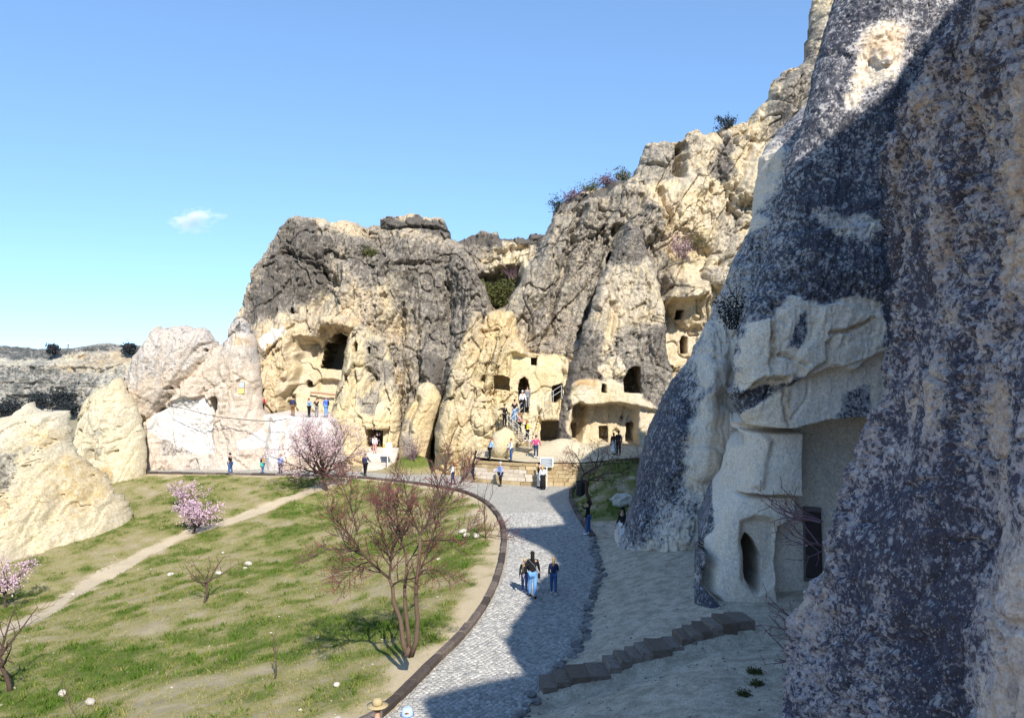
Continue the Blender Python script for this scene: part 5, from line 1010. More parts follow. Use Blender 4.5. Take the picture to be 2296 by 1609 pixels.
# far path
person('heavy person in black shirt and jeans walking left along the white church wall', F_(516, 1063), 1.72, -PI / 2, 'black', 'jeans', 'darkhair', .2, ((.2, 0), (.1, 0)), .4, None, 0, None, 'black', ('cap', 'black'), 1.3)
person('woman with black backpack and green wrap round her jeans', F_(589, 1063), 1.62, PI * .8, 'tan', 'jeans', 'blond', .2, ((.1, 0), (.1, 0)), .4, None, 0, ('pack', 'black'), 'black', waist='green')
person('woman in blue sweater and dark trousers with a grey shoulder bag', F_(629, 1063.5), 1.64, PI, 'periwinkle', 'navy', 'redhair', 0, ((0, 0), (0, 0)), 1, None, 0, ('l', 'grey'))
person('man in dark blue jacket and cap climbing to the square doorway', (*F_(819, 1066)[:2], .05), 1.76, PI * .9, 'navy', 'black', 'darkhair', .3, ((.3, .1), (.3, .1)), 1, None, 0, None, 'black', ('cap', 'grey'), 1.15)
person('dark clothed visitor crouching behind the blossoming tree', F_(706, 1066), 1.6, PI * .6, 'black', 'navy', 'darkhair', 0, ((.8, 0), (.8, 0)), 1, None, .15, None, 'black', sit=.9)
person('visitor in dark jacket standing behind the blossoming tree crown', (*F_(722, 1064)[:2], .02), 1.7, PI, 'brown', 'black', 'darkhair', 0, ((.5, 0), (.5, 0)))
sp = at(*D([(840, 1046)])[0], 68.6); person('woman with long dark hair in white top on the pale worn steps', (sp.x, 68.6, 1.25), 1.6, .3, 'white', 'pinkish', 'darkhair', .2, ((.2, 0), (.2, 0)), 1, None, .18, ('r', 'black'))
# carved hall terrace
ZT = 4.42
person('woman with long dark hair in red top at the left end of the hall', (at(*D([(589, 900)])[0], 69.6).x, 69.6, ZT + .25), 1.6, .8, 'red', 'black', 'darkhair', 0, ((.2, 0), (.2, 0)), 1, None, .2)
person('man in dark plaid shirt and brown trousers by the narrow hall doorway', (at(*D([(657, 900)])[0], 69.6).x, 69.6, ZT), 1.75, PI, 'plaid', 'brown', 'darkhair', .1, ((.3, 0), (.1, 0)))
person('woman in light blue top with white bag talking on the hall terrace', (at(*D([(693, 900)])[0], 69.4).x, 69.4, ZT), 1.62, PI * .35, 'skyblue', 'black', 'redhair', 0, ((.9, 0), (.5, 0)), 1, None, .08, ('r', 'white'))
person('woman in black top with folded hands on the hall terrace', (at(*D([(710, 900)])[0], 69.4).x, 69.4, ZT), 1.6, 0, 'black', 'grey', 'redhair', 0, ((.9, -.1), (.9, -.1)))
person('white haired man in blue sweater and jeans carrying a jacket on the terrace', (at(*D([(731, 900)])[0], 69.4).x, 69.4, ZT), 1.76, .2, 'blue', 'lightjeans', 'greyhair', 0, ((.1, 0), (.8, 0)), 1, None, 0, None, 'black', jacket='black')
# upper terrace and stair
person('woman in white jacket and blue jeans standing on the terrace edge', (at(*D([(1146, 1034)])[0], 58.6).x, 58.6, 1.72), 1.66, -PI * .4, 'white', 'jeans', 'redhair', 0, ((.35, 0), (.15, 0)))
person('stooping person in light blue top with a pink bag on the terrace', (at(*D([(1098, 1034)])[0], 59.2).x, 59.2, 1.74), 1.62, PI * .6, 'skyblue', 'black', 'redhair', 0, ((.4, 0), (.3, 0)), 1, None, 0, ('r', 'pink'), 'black', lean=.3)
pm = at(*D([(1202, 1024)])[0], 59.6); person('woman with sunglasses in magenta top walking down below the wooden stair', (pm.x, 59.6, 1.88), 1.66, .1, 'magenta', 'navy', 'darkhair', .25, ((.1, .35), (.1, .3)), 1, None, .05, ('l', 'black'), 'white', glasses=True)
def on_stair(f, up): return (s0.lerp(s1, f) + Vector((.3, .45, 0)) + Vector((0, 0, up)))
person('person in yellow shirt with backpack climbing the wooden stair', on_stair(.25, .05), 1.62, PI * .55, 'yellow', 'black', 'redhair', .4, ((.3, 0), (.3, 0)), .4, None, .05, ('pack', 'black'), 'white')
person('person in faded pink top halfway up the wooden stair', on_stair(.62, .05), 1.62, PI * .4, 'pinkish', 'black', 'redhair', .3, ((.4, 0), (.3, 0)), .4)
person('man in black shirt with one arm stretched out at the stair turn', on_stair(1.0, .05) + Vector((-.55, 0, 0)), 1.74, .5, 'black', 'black', 'darkhair', 0, ((.1, 1.3), (.2, 0)))
person('man in black t-shirt, sunglasses and blue jeans at the top of the stair', on_stair(1.0, .15) + Vector((.25, .5, .25)), 1.74, .2, 'black', 'lightjeans', 'darkhair', .1, ((.2, .1), (.2, .1)), .4, glasses=True)
person('woman in white headscarf and white tunic before the arched doorway', s2 + Vector((-.15, -.15, .12)), 1.66, .15, 'white', 'black', 'white', .1, ((.2, .1), (.2, .1)), 1, None, .12, ('l', 'black'))
person('man in grey shirt stepping out of the arched doorway', s2 + Vector((.25, .5, .35)), 1.76, .1, 'grey', 'grey', 'darkhair', 0, ((.1, 0), (.1, 0)))
pc = at(*D([(1376, 1014)])[0], 60.8); person('woman with long dark hair, black top and white skirt before the cave church', (pc.x, 60.8, 2.0), 1.64, PI, 'black', 'white', 'darkhair', 0, ((0, 0), (0, 0)), 1, 'white', .35, ('r', 'black'))
pc = at(*D([(1387, 1017)])[0], 60.6); person('man all in black seen from behind before the cave church', (pc.x, 60.6, 1.98), 1.82, PI, 'black', 'black', 'darkhair', .1, ((0, .05), (0, .2)))
hp = at(*D([(153, 779)])[0], 183); person('tiny figure in white standing on the far skyline', (hp.x, 183, hp.z - .1), 1.7, 0, 'white', 'grey', 'darkhair')
# ------------------------------------------------------------------ trees and shrubs
M_BARK = plain('bark_dark', (0.085, 0.055, 0.042), .9, .4, 14, .01); M_BARKL = plain('bark_brown', (0.13, 0.085, 0.06), .9, .35, 10, .012); M_TWIG = plain('twig_red', (0.15, 0.085, 0.074), .9, .3, 20)
M_BUD = plain('red_bud', (0.30, 0.06, 0.06), .8, .3, 30); M_BLOS = plain('pink_blossom', (0.60, 0.42, 0.50), .8, .2, 40); M_BLOS2 = plain('pale_blossom', (0.58, 0.40, 0.42), .8, .25, 40); M_DARKLEAF = plain('dark_scrub', (0.030, 0.036, 0.040), .9, .4, 8); M_OLIVE = plain('olive_scrub', (0.085, 0.090, 0.030), .9, .4, 8); M_BROWNT = plain('brown_twig', (0.13, 0.09, 0.06), .9, .3, 20)
M_PURP = plain('purple_twig', (0.16, 0.10, 0.12), .9, .3, 20)
class Grow:
    def __init__(s, seed, up=.35, wig=.25): s.r = random.Random(seed); s.lv = [MB(), MB(), MB()]; s.tips = []; s.up = up; s.wig = wig
    def rv(s, k): return Vector((s.r.gauss(0, k), s.r.gauss(0, k), s.r.gauss(0, k)))
    def path(s, p, d, L, n, up):
        pts = [p.copy()]
        for i in range(n):
            d = (d + s.rv(s.wig / math.sqrt(n) * 1.2) + Vector((0, 0, up / n))).normalized(); p = p + d * (L / n); pts.append(p.copy())
        return pts, d
    def limb(s, pts, r0, r1, lev, n=6):
        k = len(pts); s.lv[min(lev, 2)].tube(pts, [r0 + (r1 - r0) * i / (k - 1) for i in range(k)], n if lev == 0 else (5 if lev == 1 else 3), lev == 0)
    def sprout(s, pts, r0, r1, lev, nch, L, ratio, maxlev, a0=.2, spread=.8, budn=2):
        """children along a limb"""
        k = len(pts) - 1
        for i in range(nch):
            f = a0 + (1 - a0) * (i + s.r.random()) / nch; j = min(int(f * k), k - 1); q = pts[j].lerp(pts[j + 1], f * k - j)
            ax = (pts[j + 1] - pts[j]).normalized(); sd = s.rv(1); sd = (sd - ax * sd.dot(ax)).normalized()
            d = (ax * (1 - spread * .55) + sd * spread).normalized(); Lc = L * s.r.uniform(.55, 1.15) * (1.15 - .5 * f); rr = (r0 + (r1 - r0) * f) * .6
            cp, dd = s.path(q, d, Lc, 3 if lev < maxlev else 2, s.up); rr = max(rr, .0065); re = max(rr * .45, .0045)
            s.limb(cp, rr, re, lev)
            if lev < maxlev: s.sprout(cp, rr, re, lev + 1, max(2, int(nch * ratio)), L * .55, ratio, maxlev, .15, spread, budn)
            else:
                for b_ in range(budn): s.tips.append((cp[0].lerp(cp[-1], s.r.uniform(.25, 1.0)), dd))
            if lev < maxlev: s.tips.append((cp[-1], dd))
def petals(tips, r, size, per, spread, seed=0):
    """small crossed leaf-size faces round the twig ends, one mesh"""
    g = np.random.default_rng(seed); P = np.array([t[0][:] for t in tips]); P = np.repeat(P, per, 0) + g.normal(0, spread, (len(P) * per, 3)); N = len(P)
    a = g.normal(size=(N, 3)); a /= np.linalg.norm(a, axis=1)[:, None]; b_ = np.cross(a, g.normal(size=(N, 3))); b_ /= np.linalg.norm(b_, axis=1)[:, None]
    sz = (size * g.uniform(.6, 1.4, N))[:, None]; V = np.stack([P - a * sz, P + b_ * sz * .6, P + a * sz, P - b_ * sz * .6], 1).reshape(-1, 3)
    return V, np.arange(N * 4).reshape(N, 4)
def finish(name, label, cat, base, g, mats, tip=None, group=None):
    e = empty(name, base); tag(e, label, cat, group)
    def loc(o): o.matrix_parent_inverse = Matrix.Translation(-Vector(base)); return o
    if g.lv[0].v: loc(g.lv[0].build('trunk', mats[0], e, True))
    if g.lv[1].v or g.lv[2].v:
        cr = MB(); 
        for k in (1, 2): cr.cur = k - 1; cr.add(g.lv[k].v, g.lv[k].f)
        loc(cr.build('crown', [mats[1], mats[2]], e, True))
    if tip and g.tips:
        m_, size, per, spr, nm = tip; V, F = petals(g.tips, g.r, size, per, spr, 5); o = mesh_np(nm, V, F, m_, None, False, e); loc(o); o['kind'] = 'stuff'
    return e
def lift(px, y, dys=None): return [at(u, v, y + (dys[i] if dys else 0)) for i, (u, v) in enumerate(px)]
# the three-stemmed tree in the foreground, limbs read from the photograph
ZT_ = Zm(1000, 1850, 1100); tb = gd(918, 1520); ty_ = tb.y; g = Grow(3, .45, .22)
L0 = [([(1310, 1610), (1280, 1500), (1255, 1300), (1200, 1160), (1190, 1030), (1160, 960)], .075, .042, 0, .1), ([(1330, 1610), (1320, 1400), (1295, 1200), (1290, 1050), (1310, 880), (1300, 760)], .062, .036, .2, .3), ([(1345, 1610), (1390, 1480), (1400, 1300), (1385, 1150), (1390, 980), (1415, 800), (1420, 600)], .075, .042, -.1, -.3),
      ([(1310, 1608), (1330, 1560), (1350, 1600)], .12, .10, 0, 0)]
L1 = [([(1160, 960), (1090, 900), (1000, 820), (920, 740), (800, 720), (640, 720), (520, 780)], .05, .012, .1, -.9), ([(1165, 970), (1180, 800), (1200, 680), (1230, 560)], .045, .018, .1, .6), ([(1200, 1010), (1260, 975), (1380, 960), (1450, 890), (1560, 890), (1720, 940)], .035, .008, 0, -.6),
      ([(920, 740), (870, 640), (760, 520), (650, 400)], .03, .008, -.6, -1.2), ([(1000, 820), (930, 840), (820, 930), (740, 1000)], .028, .008, 0, -.8), ([(1300, 760), (1250, 600), (1220, 400), (1180, 200)], .04, .01, .3, .9), ([(1420, 600), (1370, 480), (1330, 370), (1300, 240), (1270, 80)], .04, .008, -.3, -.6),
      ([(1420, 600), (1500, 470), (1560, 270), (1600, 100), (1660, -40)], .045, .008, -.3, .2), ([(1480, 480), (1620, 380), (1700, 240), (1880, 20)], .025, .005, -.2, .8), ([(900, 600), (860, 420), (790, 230), (740, 100)], .025, .005, -.8, -.4), ([(1430, 650), (1560, 640), (1760, 640), (1950, 620), (2090, 610)], .025, .004, -.2, -1.2),
      ([(1380, 980), (1480, 760), (1560, 500), (1600, 300)], .03, .006, -.2, .9), ([(1190, 900), (1140, 700), (1080, 500), (1040, 300)], .03, .006, .1, .9), ([(1330, 400), (1180, 390), (1090, 300)], .022, .005, -.3, -.9), ([(1310, 850), (1400, 700), (1440, 520), (1420, 330)], .03, .006, .2, 1.0)]
for px, r0, r1, d0, d1 in L0:
    n_ = len(px); pts = lift(ZT_(px), ty_, [d0 + (d1 - d0) * i / (n_ - 1) for i in range(n_)]); g.limb(pts, r0, r1, 0, 9)
for px, r0, r1, d0, d1 in L1:
    n_ = len(px); pts = lift(ZT_(px), ty_, [d0 + (d1 - d0) * i / (n_ - 1) for i in range(n_)]); g.limb(pts, r0 * .85, r1, 1); g.sprout(pts, r0 * .85, r1, 1, 16, .82, .6, 2, .12, .7, 3)
finish('bare_tree', 'large three-stemmed bare tree with red buds at the kerb in the foreground', 'tree', tb, g, (M_BARKL, M_BARK, M_TWIG), (M_BUD, .018, 1, .01, 'buds'))
def small_tree(label, base, h, seed, mats, tip, lean=(0, 0), nl=5, width=1.0, n1=6, maxlev=2, trunk=.35, r=.05, name='bare_tree', group=None, up=.3, cat='tree', ratio=.6, budn=2):
    g = Grow(seed, up, .3); b = Vector(base); d = Vector((lean[0], lean[1], 1)).normalized()
    tp, dd = g.path(b - Vector((0, 0, .1)), d, h * trunk, 4, .1); g.limb(tp, r, r * .7, 0, 8)
    for i in range(nl):
        a = i * 2.4 + seed; el = g.r.uniform(.35, .9); dv = (Vector((math.cos(a) * width, math.sin(a) * width, el * 1.2)) + dd * .4).normalized()
        L = h * (1 - trunk) * g.r.uniform(.8, 1.15); pts, _ = g.path(tp[-1] if i % 3 else tp[-2], dv, L, 5, up); g.limb(pts, r * .6, r * .12, 1); g.sprout(pts, r * .5, r * .12, 1, n1, L * .45, ratio, maxlev, .15, .8, budn)
    return finish(name, label, cat, b, g, mats, tip, group)
BK = (M_BARK, M_BARK, M_TWIG)
b = gd(733, 1099); small_tree('dark branched almond tree in pale blossom beside the far path', b, 5.8, 11, BK, (M_BLOS2, .055, 3, .10, 'blossoms'), nl=11, n1=13, width=1.25, trunk=.24, r=.13, name='blossoming_tree', ratio=.6, budn=2)
b = gd(1088, 1207); small_tree('slender young bare tree on the verge beside the kerb', b, 3.3, 21, BK, None, (-.12, 0), 4, .7, 5, 1, .5, .035, up=.6)
# leaning dark red tree on the shaded mound
ZR = Zm(1700, 1250, 1100); b = ground(*ZR([(1385, 1600)])[0]); g = Grow(31, .1, .3)
for px, r0, r1 in (([(1385, 1605), (1350, 1500), (1345, 1400), (1300, 1390)], .12, .06), ([(1345, 1480), (1365, 1420), (1370, 1380)], .07, .05)): g.limb(lift(ZR(px), b.y, [0, .1, 0, -.1]), r0, r1, 0, 8)
for px, r0, d1 in (([(1300, 1390), (1330, 1340), (1420, 1290), (1520, 1260), (1650, 1250), (1760, 1290)], .055, -.6), ([(1365, 1390), (1440, 1400), (1560, 1390), (1680, 1420)], .045, .6), ([(1330, 1340), (1300, 1260), (1260, 1180), (1190, 1120)], .04, .4), ([(1420, 1290), (1450, 1180), (1440, 1080)], .035, -.3), ([(1520, 1260), (1600, 1160), (1640, 1090)], .03, .5), ([(1365, 1395), (1500, 1340), (1640, 1330), (1780, 1240)], .04, -.5), ([(1310, 1300), (1230, 1280), (1160, 1220)], .03, 0)):
    n_ = len(px); pts = lift(ZR(px), b.y, [d1 * i / (n_ - 1) for i in range(n_)]); g.limb(pts, r0, .01, 1); g.sprout(pts, r0, .01, 1, 12, 1.0, .6, 2, .1, .85, 2)
finish('bare_tree', 'low leaning tree with spreading dark red twigs on the shaded mound', 'tree', b, g, (M_BARK, M_BARK, M_TWIG), (M_BUD, .028, 1, .02, 'buds'))
b = gd(420, 1140); small_tree('upper of two pink blossoming almond shrubs above the dirt path', b, 2.3, 41, BK, (M_BLOS, .05, 3, .07, 'blossoms'), nl=7, n1=7, width=1.5, trunk=.25, r=.06, name='blossoming_tree', group='pink almond trees on the slope')
b = gd(432, 1196); small_tree('lower denser pink blossoming almond beside the dirt path', b, 2.4, 43, BK, (M_BLOS, .055, 4, .09, 'blossoms'), nl=8, n1=8, width=1.4, trunk=.3, r=.08, name='blossoming_tree', group='pink almond trees on the slope')
b = gd(12, 1362); small_tree('pink blossoming almond cut by the left picture edge', b, 2.5, 47, BK, (M_BLOS, .045, 3, .08, 'blossoms'), nl=7, n1=8, width=1.1, trunk=.35, r=.07, name='blossoming_tree', group='pink almond trees on the slope')
b = gd(458, 1352); small_tree('small crooked bare tree in the middle of the meadow', b, 2.5, 59, (M_BARK, M_BARK, M_BROWNT), (M_BUD, .02, 1, .02, 'buds'), (-.1, 0), 6, 1.3, 5, 2, .42, .06, ratio=.4)
b = gd(24, 1548); small_tree('dark bare tree in the lower left corner of the meadow', b, 3.3, 61, (M_BARK, M_BARK, M_BARK), None, (.05, 0), 6, 1.0, 6, 2, .38, .085, ratio=.5)
b = gd(613, 1522); small_tree('dead sapling stump with thin stems in the meadow', b, 1.5, 67, (M_BARK, M_BROWNT, M_BROWNT), None, (0, 0), 3, .3, 3, 1, .45, .03, up=.8)
b = gd(175, 1606); small_tree('thin dry sapling at the bottom edge of the meadow', b, 1.6, 68, (M_BROWNT, M_BROWNT, M_BROWNT), None, (-.1, 0), 3, .4, 3, 1, .4, .02, up=.8)
def shrub(label, base, h, w, seed, mat, n=26, tip=None, name='shrub', group=None, cat='shrub', d=None):
    g = Grow(seed, .25, .3); b = Vector(base)
    for i in range(n):
        a = g.r.uniform(0, 6.28); dv = Vector((math.cos(a) * w * g.r.uniform(.2, 1), math.sin(a) * w * g.r.uniform(.2, 1), h)).normalized() if d is None else (Vector(d) + g.rv(.35)).normalized()
        L = math.hypot(h, w * .5) * g.r.uniform(.6, 1.05); pts, _ = g.path(b + Vector((g.r.gauss(0, w * .12), g.r.gauss(0, w * .12), -.05)), dv, L, 3, .1); g.limb(pts, .012 + .006 * h, .004, 1); g.sprout(pts, .012, .004, 1, 5, L * .45, .6, 1, .2, .8, 2)
    return finish(name, label, cat, b, g, (mat, mat, mat), tip, group)
LT = lambda m, s=.07, per=3, sp=.12: (m, s, per, sp, 'foliage')
b = at(*D([(925, 1030)])[0], 66.6); shrub('purple bare shrub on the grassy mound below the rounded boulder', (b.x, b.y, tz(b.x, b.y)), 2.0, 1.5, 71, M_PURP, 30, (M_BLOS2, .03, 1, .05, 'buds'))
b = at(*D([(1052, 1035)])[0], 62.0); shrub('tall thin bare shrub left of the sandstone wall', (b.x, 62.0, .0), 2.9, 1.4, 73, M_BROWNT, 16)
b = at(*D([(1445, 1035)])[0], 57.0); shrub('tangled bare shrub between the cave church and the shaded rock', (b.x, 57.0, 1.7), 1.5, 1.8, 74, M_PURP, 30)
b = at(*D([(1415, 1060)])[0], 56.0); shrub('dense purple red shrub above the shaded mound', (b.x, 56.0, 1.3), 1.1, 1.8, 75, M_TWIG, 36)
for i, (px, h_, w_, mt, lb) in enumerate([((1252, 478), 1.6, 1.2, M_DARKLEAF, 'dark shrub on the lower end of the cliff rim'), ((1285, 452), 1.2, 1.8, M_PURP, 'bare purple shrub on the cliff rim above the gully'), ((1320, 432), 1.0, 2.0, M_OLIVE, 'low olive scrub in the middle of the cliff rim'), ((1360, 415), 1.0, 2.0, M_PURP, 'low purple scrub on the upper cliff rim'), ((1400, 404), .9, 1.8, M_OLIVE, 'scrub just below the step in the cliff rim'), ((1630, 285), 1.0, 1.6, M_DARKLEAF, 'dark scrub in the notch of the high skyline')]):
    u, v = D([px])[0]; p = on_plane(u, v, (69.5 + 1.6, -.16, .30)); shrub(lb, p, h_, w_, 80 + i, mt, 22, LT(mt, .08, 3, .15), group='shrubs on the cliff')
p = on_plane(*D([(1115, 685)])[0], (75.5, 0, .24), -3.2); shrub('olive and brown shrubs filling the gully between the two massifs', p, 2.8, 3.4, 91, M_OLIVE, 34, LT(M_OLIVE, .13, 6, .3), group='shrubs on the cliff')
p = on_plane(*D([(1150, 625)])[0], (75.5, 0, .24), -2.4); shrub('purple bare shrub at the top of the gully', p, 2.0, 2.0, 92, M_PURP, 26, None, group='shrubs on the cliff')
p = on_plane(*D([(1530, 575)])[0], (69.5, -.16, .30), .3); shrub('pinkish shrub on a ledge high on the right massif', p, 1.8, 2.6, 93, M_PURP, 34, LT(M_BLOS2, .06, 2, .12), group='shrubs on the cliff')
p = on_plane(*D([(1560, 560)])[0], (69.5, -.16, .30), .2); shrub('brown shrub beside the pinkish one on the ledge', p, 1.2, 2.0, 94, M_BROWNT, 26, LT(M_OLIVE, .07, 2, .12), group='shrubs on the cliff')
p = on_plane(*D([(828, 575)])[0], (75.5, 0, .24), .3); shrub('small green shrub under the rim of the middle massif', p, .9, .9, 95, M_OLIVE, 16, LT(M_OLIVE, .08, 5, .15), group='shrubs on the cliff')
p = on_plane(*D([(1642, 735)])[0], (32.5, -.05, .10), .5); shrub('dark leafy bush in the cleft beside the carved rock', p, 1.3, 1.1, 96, M_DARKLEAF, 18, LT(M_DARKLEAF, .06, 3, .14))
p = on_plane(*D([(1650, 690)])[0], (32.5, -.05, .10), .6); small_tree('thin bare tree growing in the cleft above the dark bush', p, 1.7, 97, (M_BARK, M_BARK, M_BARK), None, (-.1, -.1), 4, .9, 5, 2, .35, .03)
for i, (px, ln, lb) in enumerate([((1835, 1160), 1.3, 'topmost bare twigs reaching out from the near rock before the door'), ((1826, 1215), 1.1, 'bare twigs below the topmost spray on the near rock'), ((1815, 1400), 1.2, 'budding twigs reaching out of the near rock above the steps'), ((1800, 1470), .9, 'lowest spray of twigs at the foot of the near rock')]):
    u, v = D([px])[0]; p = at(u + 8, v, 14.3); shrub(lb, p, ln, .8, 100 + i, M_PURP, 5, (M_BUD, .012, 1, .01, 'buds'), 'twig_spray', 'twigs on the near rock', 'twigs', (-1, -.1, .15 if i % 2 else -.1))
# scrub on the far hillside
for i, (px, h_, w_, lb) in enumerate([((135, 905), 2.8, 4.5, 'largest dark bush on the far hillside'), ((20, 925), 2.4, 4.5, 'dark bush low at the left edge of the far hillside'), ((85, 900), 1.5, 2.6, 'small dark bush between the two larger ones far off'), ((290, 785), 1.0, 1.6, 'round dark bush on the far skyline'), ((120, 785), .7, 1.0, 'tiny bush left on the far skyline'), ((155, 925), 2, 3.2, 'dark bush at the foot of the far hillside'), ((285, 880), 2.5, 4, 'dark bush between pale cone and whitewashed church')]):
    u, v = D([px])[0]; p = on_plane(u, v, (190, 0, .9), 1.0); shrub(lb, p, h_, w_, 110 + i, M_DARKLEAF, 24, LT(M_DARKLEAF, .3, 5, .5), group='bushes on the far hillside', cat='bush')
# ------------------------------------------------------------------ boulders lying in the meadow
for i, (px, s, lb) in enumerate([((557, 1268), .34, 'larger white boulder right in the middle of the meadow'), ((549, 1275), .17, 'small stone touching the larger white boulder'), ((491, 1288), .27, 'angular white boulder right of the crooked tree'), ((383, 1290), .24, 'white boulder left of the crooked tree'), ((164, 1333), .16, 'white stone left above the dirt path'), ((140, 1560), .22, 'grey white stone near the lower left tree'), ((203, 1580), .26, 'pale stone at the bottom of the meadow'), ((1038, 1195), .34, 'upper white rock by the young tree on the verge'), ((1046, 1203), .28, 'white rock on the left of the young tree group'), ((1068, 1205), .32, 'long white rock nearest the young tree trunk'), ((500, 1240), .16, 'small white stone above the crooked tree'), ((756, 1622), .2, 'stone at the lowest edge of the grass'), ((755, 1540), .16, 'pale stone in the shade of the large tree'), ((983, 1255), .14, 'flat pale stone in the grass behind the large tree')]):
    p = gd(*px); m = MB(); rq = random.Random(i); M = Matrix.Rotation(rq.uniform(0, 3), 4, 'Z') @ Matrix.Rotation(rq.uniform(-.3, .3), 4, 'X')
    m.ell((0, 0, s * .35), (s * .75, s * rq.uniform(.45, .6), s * rq.uniform(.35, .5)), M, 9, 6, .07, i); o = m.build('boulder', M_BOUL); o.location = (p.x, p.y, tz(p.x, p.y)); tag(o, lb, 'boulder', 'loose boulders in the meadow')
p = gd(1395, 1130)
m = MB(); m.ell((0, 0, .2), (.7, .5, .45), None, 10, 7, .2, 77); o = m.build('boulder', M_BOUL); o.location = (p.x, p.y, tz(p.x, p.y)); tag(o, 'pale rock showing through the shaded grassy mound', 'boulder')
# ------------------------------------------------------------------ grass, weeds and pebbles
def mask_at(x, y):
    i = np.clip(np.searchsorted(gx_, x) - 1, 0, len(gx_) - 2); j = np.clip(np.searchsorted(gy_, y) - 1, 0, len(gy_) - 2); return GM[i, j]
gx_, gy_ = axis(-44, 20, 0.22, 900), axis(9, 72, 0.22, 1500)
t = NT('grass_blades'); r = t.attr('c'); n = t.noise(1.2, 4, .6)
c = t.mix(t.ramp(r, 0, .5, 0, 1, False), (0.35, 0.295, 0.13), (0.19, 0.195, 0.046)); c = t.mix(t.ramp(r, .5, 1, 0, 1, False), c, (0.07, 0.13, 0.013)); M_GRASS = t.done(c, .8)
def grass(name, N, box, blades, hgt, wid, seed, thr=0.0, lushw=0.0, cond=None, dry=.5):
    g = np.random.default_rng(seed); x = g.uniform(box[0], box[1], N); y = g.uniform(box[2], box[3], N); m = mask_at(x, y)
    pr = m[:, 0] * (1 - .95 * m[:, 1]); ok = (g.uniform(0, 1, N) < np.clip(pr * 1.5 + .12 * (1 - m[:, 1]) * (1 - m[:, 2]), 0, 1)) & (pr > thr)
    ok &= (inside(x, y, BOWL) | (m[:, 0] > .35))
    if cond is not None: ok &= cond(x, y)
    ok &= np.abs((x / y) * FPX) < 560
    x, y, pr = x[ok], y[ok], pr[ok]; N = len(x); z = terrain(x, y)
    X = np.repeat(x, blades) + g.normal(0, .035 + hgt * .25, N * blades); Y = np.repeat(y, blades) + g.normal(0, .035 + hgt * .25, N * blades); Zb = np.repeat(z, blades)
    a = g.uniform(0, 6.28, N * blades); h = hgt * g.uniform(.5, 1.3, N * blades) * np.repeat(.6 + .6 * pr, blades); w = wid * g.uniform(.7, 1.4, N * blades); lx, ly = g.normal(0, .45, N * blades) * h, g.normal(0, .45, N * blades) * h
    V = np.stack([np.stack([X - np.cos(a) * w, Y - np.sin(a) * w, Zb - .01], 1), np.stack([X + np.cos(a) * w, Y + np.sin(a) * w, Zb - .01], 1), np.stack([X + lx, Y + ly, Zb + h], 1)], 1).reshape(-1, 3)
    c = np.clip(np.repeat(pr * 1.35 + g.normal(0, .22, N) - dry * .25, blades) + g.normal(0, .1, N * blades), 0, 1)
    return mesh_np(name, V, np.arange(len(V)).reshape(-1, 3), M_GRASS, {'c': np.repeat(c, 3)}, False, None, 'stuff')
o = grass('grass', 120000, (-36, 4, 17, 64), 5, .085, .010, 201); o['label'] = 'short patchy spring grass covering the meadow slope'; o['category'] = 'grass'
o = grass('weeds', 5200, (-36, 12, 17, 64), 12, .20, .022, 202, .45, dry=-.4); o['label'] = 'taller green weeds scattered over meadow and mound'; o['category'] = 'weeds'
g = np.random.default_rng(5); N = 600; x = g.uniform(-34, 8, N); y = g.uniform(17, 64, N); ok = inside(x, y, BOWL) | inside(x, y, RIGHT); x, y = x[ok], y[ok]; N = len(x); z = terrain(x, y)
oc = np.array([(1, 0, 0), (0, 1, 0), (-1, 0, 0), (0, -1, 0), (0, 0, 1), (0, 0, -.4)]); of = np.array([(0, 1, 4), (1, 2, 4), (2, 3, 4), (3, 0, 4), (1, 0, 5), (2, 1, 5), (3, 2, 5), (0, 3, 5)])
sz = g.gamma(2, .011, N) + .012; V = oc[None] * sz[:, None, None] * g.uniform(.5, 1.3, (N, 6, 1)); V[:, :, 2] *= .7; V += np.stack([x, y, z + .01], 1)[:, None]
o = mesh_np('pebbles', V.reshape(-1, 3), (np.arange(N)[:, None, None] * 6 + of[None]).reshape(-1, 3), M_BOUL, {'c': np.repeat(g.uniform(0, 1, N), 6)}, False, None, 'stuff'); o['label'] = 'small pale stones strewn over the slopes'; o['category'] = 'pebbles'
for i, (px, lb) in enumerate([((1692, 1508), 'upper green grass tuft on the shaded slope below the steps'), ((1668, 1560), 'lower dark grass tuft on the shaded slope below the steps'), ((1700, 1535), 'middle grass tuft at the foot of the near rock')]):
    p = gd(*px); shrub(lb, (p.x, p.y, tz(p.x, p.y)), .09, .26, 130 + i, M_OLIVE, 30, (M_OLIVE, .02, 3, .04, 'foliage'), 'grass_tuft', 'grass tufts on the shaded slope', 'grass')
g = np.random.default_rng(15); N = 2600; x = g.uniform(-1, 9, N); y = g.uniform(15, 44, N); ok = inside(x, y, RIGHT); x, y = x[ok], y[ok]; N = len(x); z = terrain(x, y)
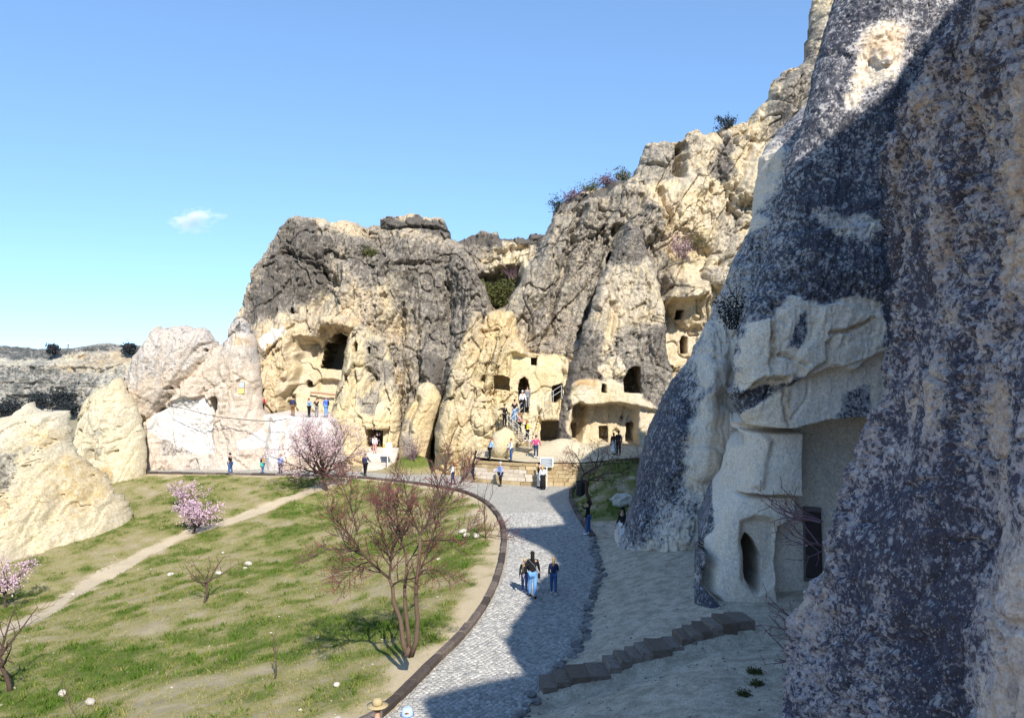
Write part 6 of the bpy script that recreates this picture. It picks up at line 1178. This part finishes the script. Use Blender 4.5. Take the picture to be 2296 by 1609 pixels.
sz = g.gamma(1.6, .008, N) + .008; V = oc[None] * sz[:, None, None] * g.uniform(.5, 1.3, (N, 6, 1)); V[:, :, 2] *= .7; V += np.stack([x, y, z + .005], 1)[:, None]
o = mesh_np('gravel', V.reshape(-1, 3), (np.arange(N)[:, None, None] * 6 + of[None]).reshape(-1, 3), M_EDGE, {'c': np.repeat(g.uniform(0, 1, N), 6)}, False, None, 'stuff'); o['label'] = 'loose gravel on the shaded slope right of the road'; o['category'] = 'gravel'
# ------------------------------------------------------------------ the one small cloud
ccn = at(193, 218, 1500); cl = MB(); cl.ell((0, 0, 0), (1, 1, 1), None, 24, 16); cl = cl.build('cloud', None, None, True); cl.location = ccn; cl.scale = (68, 30, 32)
m = bpy.data.materials.new('cloud_vapour'); m.use_nodes = True; nt = m.node_tree; nt.nodes.remove(nt.nodes['Principled BSDF']); pv = nt.nodes.new('ShaderNodeVolumePrincipled'); nt.links.new(pv.outputs[0], nt.nodes['Material Output'].inputs['Volume'])
tc = nt.nodes.new('ShaderNodeTexCoord'); nz = nt.nodes.new('ShaderNodeTexNoise'); nz.inputs['Scale'].default_value = 1.7; nz.inputs['Detail'].default_value = 5; nz.inputs['Roughness'].default_value = .55
nt.links.new(tc.outputs['Object'], nz.inputs['Vector'])
ln = nt.nodes.new('ShaderNodeVectorMath'); ln.operation = 'LENGTH'; nt.links.new(tc.outputs['Object'], ln.inputs[0])
def mth(op, a, b_):
    k = nt.nodes.new('ShaderNodeMath'); k.operation = op
    for i, v in enumerate((a, b_)):
        if isinstance(v, (int, float)): k.inputs[i].default_value = v
        else: nt.links.new(v, k.inputs[i])
    return k.outputs[0]
den = mth('SUBTRACT', mth('SUBTRACT', mth('MULTIPLY', nz.outputs['Fac'], 1.9), .62), mth('MULTIPLY', ln.outputs['Value'], .62)); den = mth('MAXIMUM', den, 0.0); nt.links.new(mth('MULTIPLY', den, .16), pv.inputs['Density'])
pv.inputs['Color'].default_value = (1, 1, 1, 1); pv.inputs['Anisotropy'].default_value = -.2
cl.data.materials.clear(); cl.data.materials.append(m); tag(cl, 'one small white cloud low in the blue sky', 'cloud')
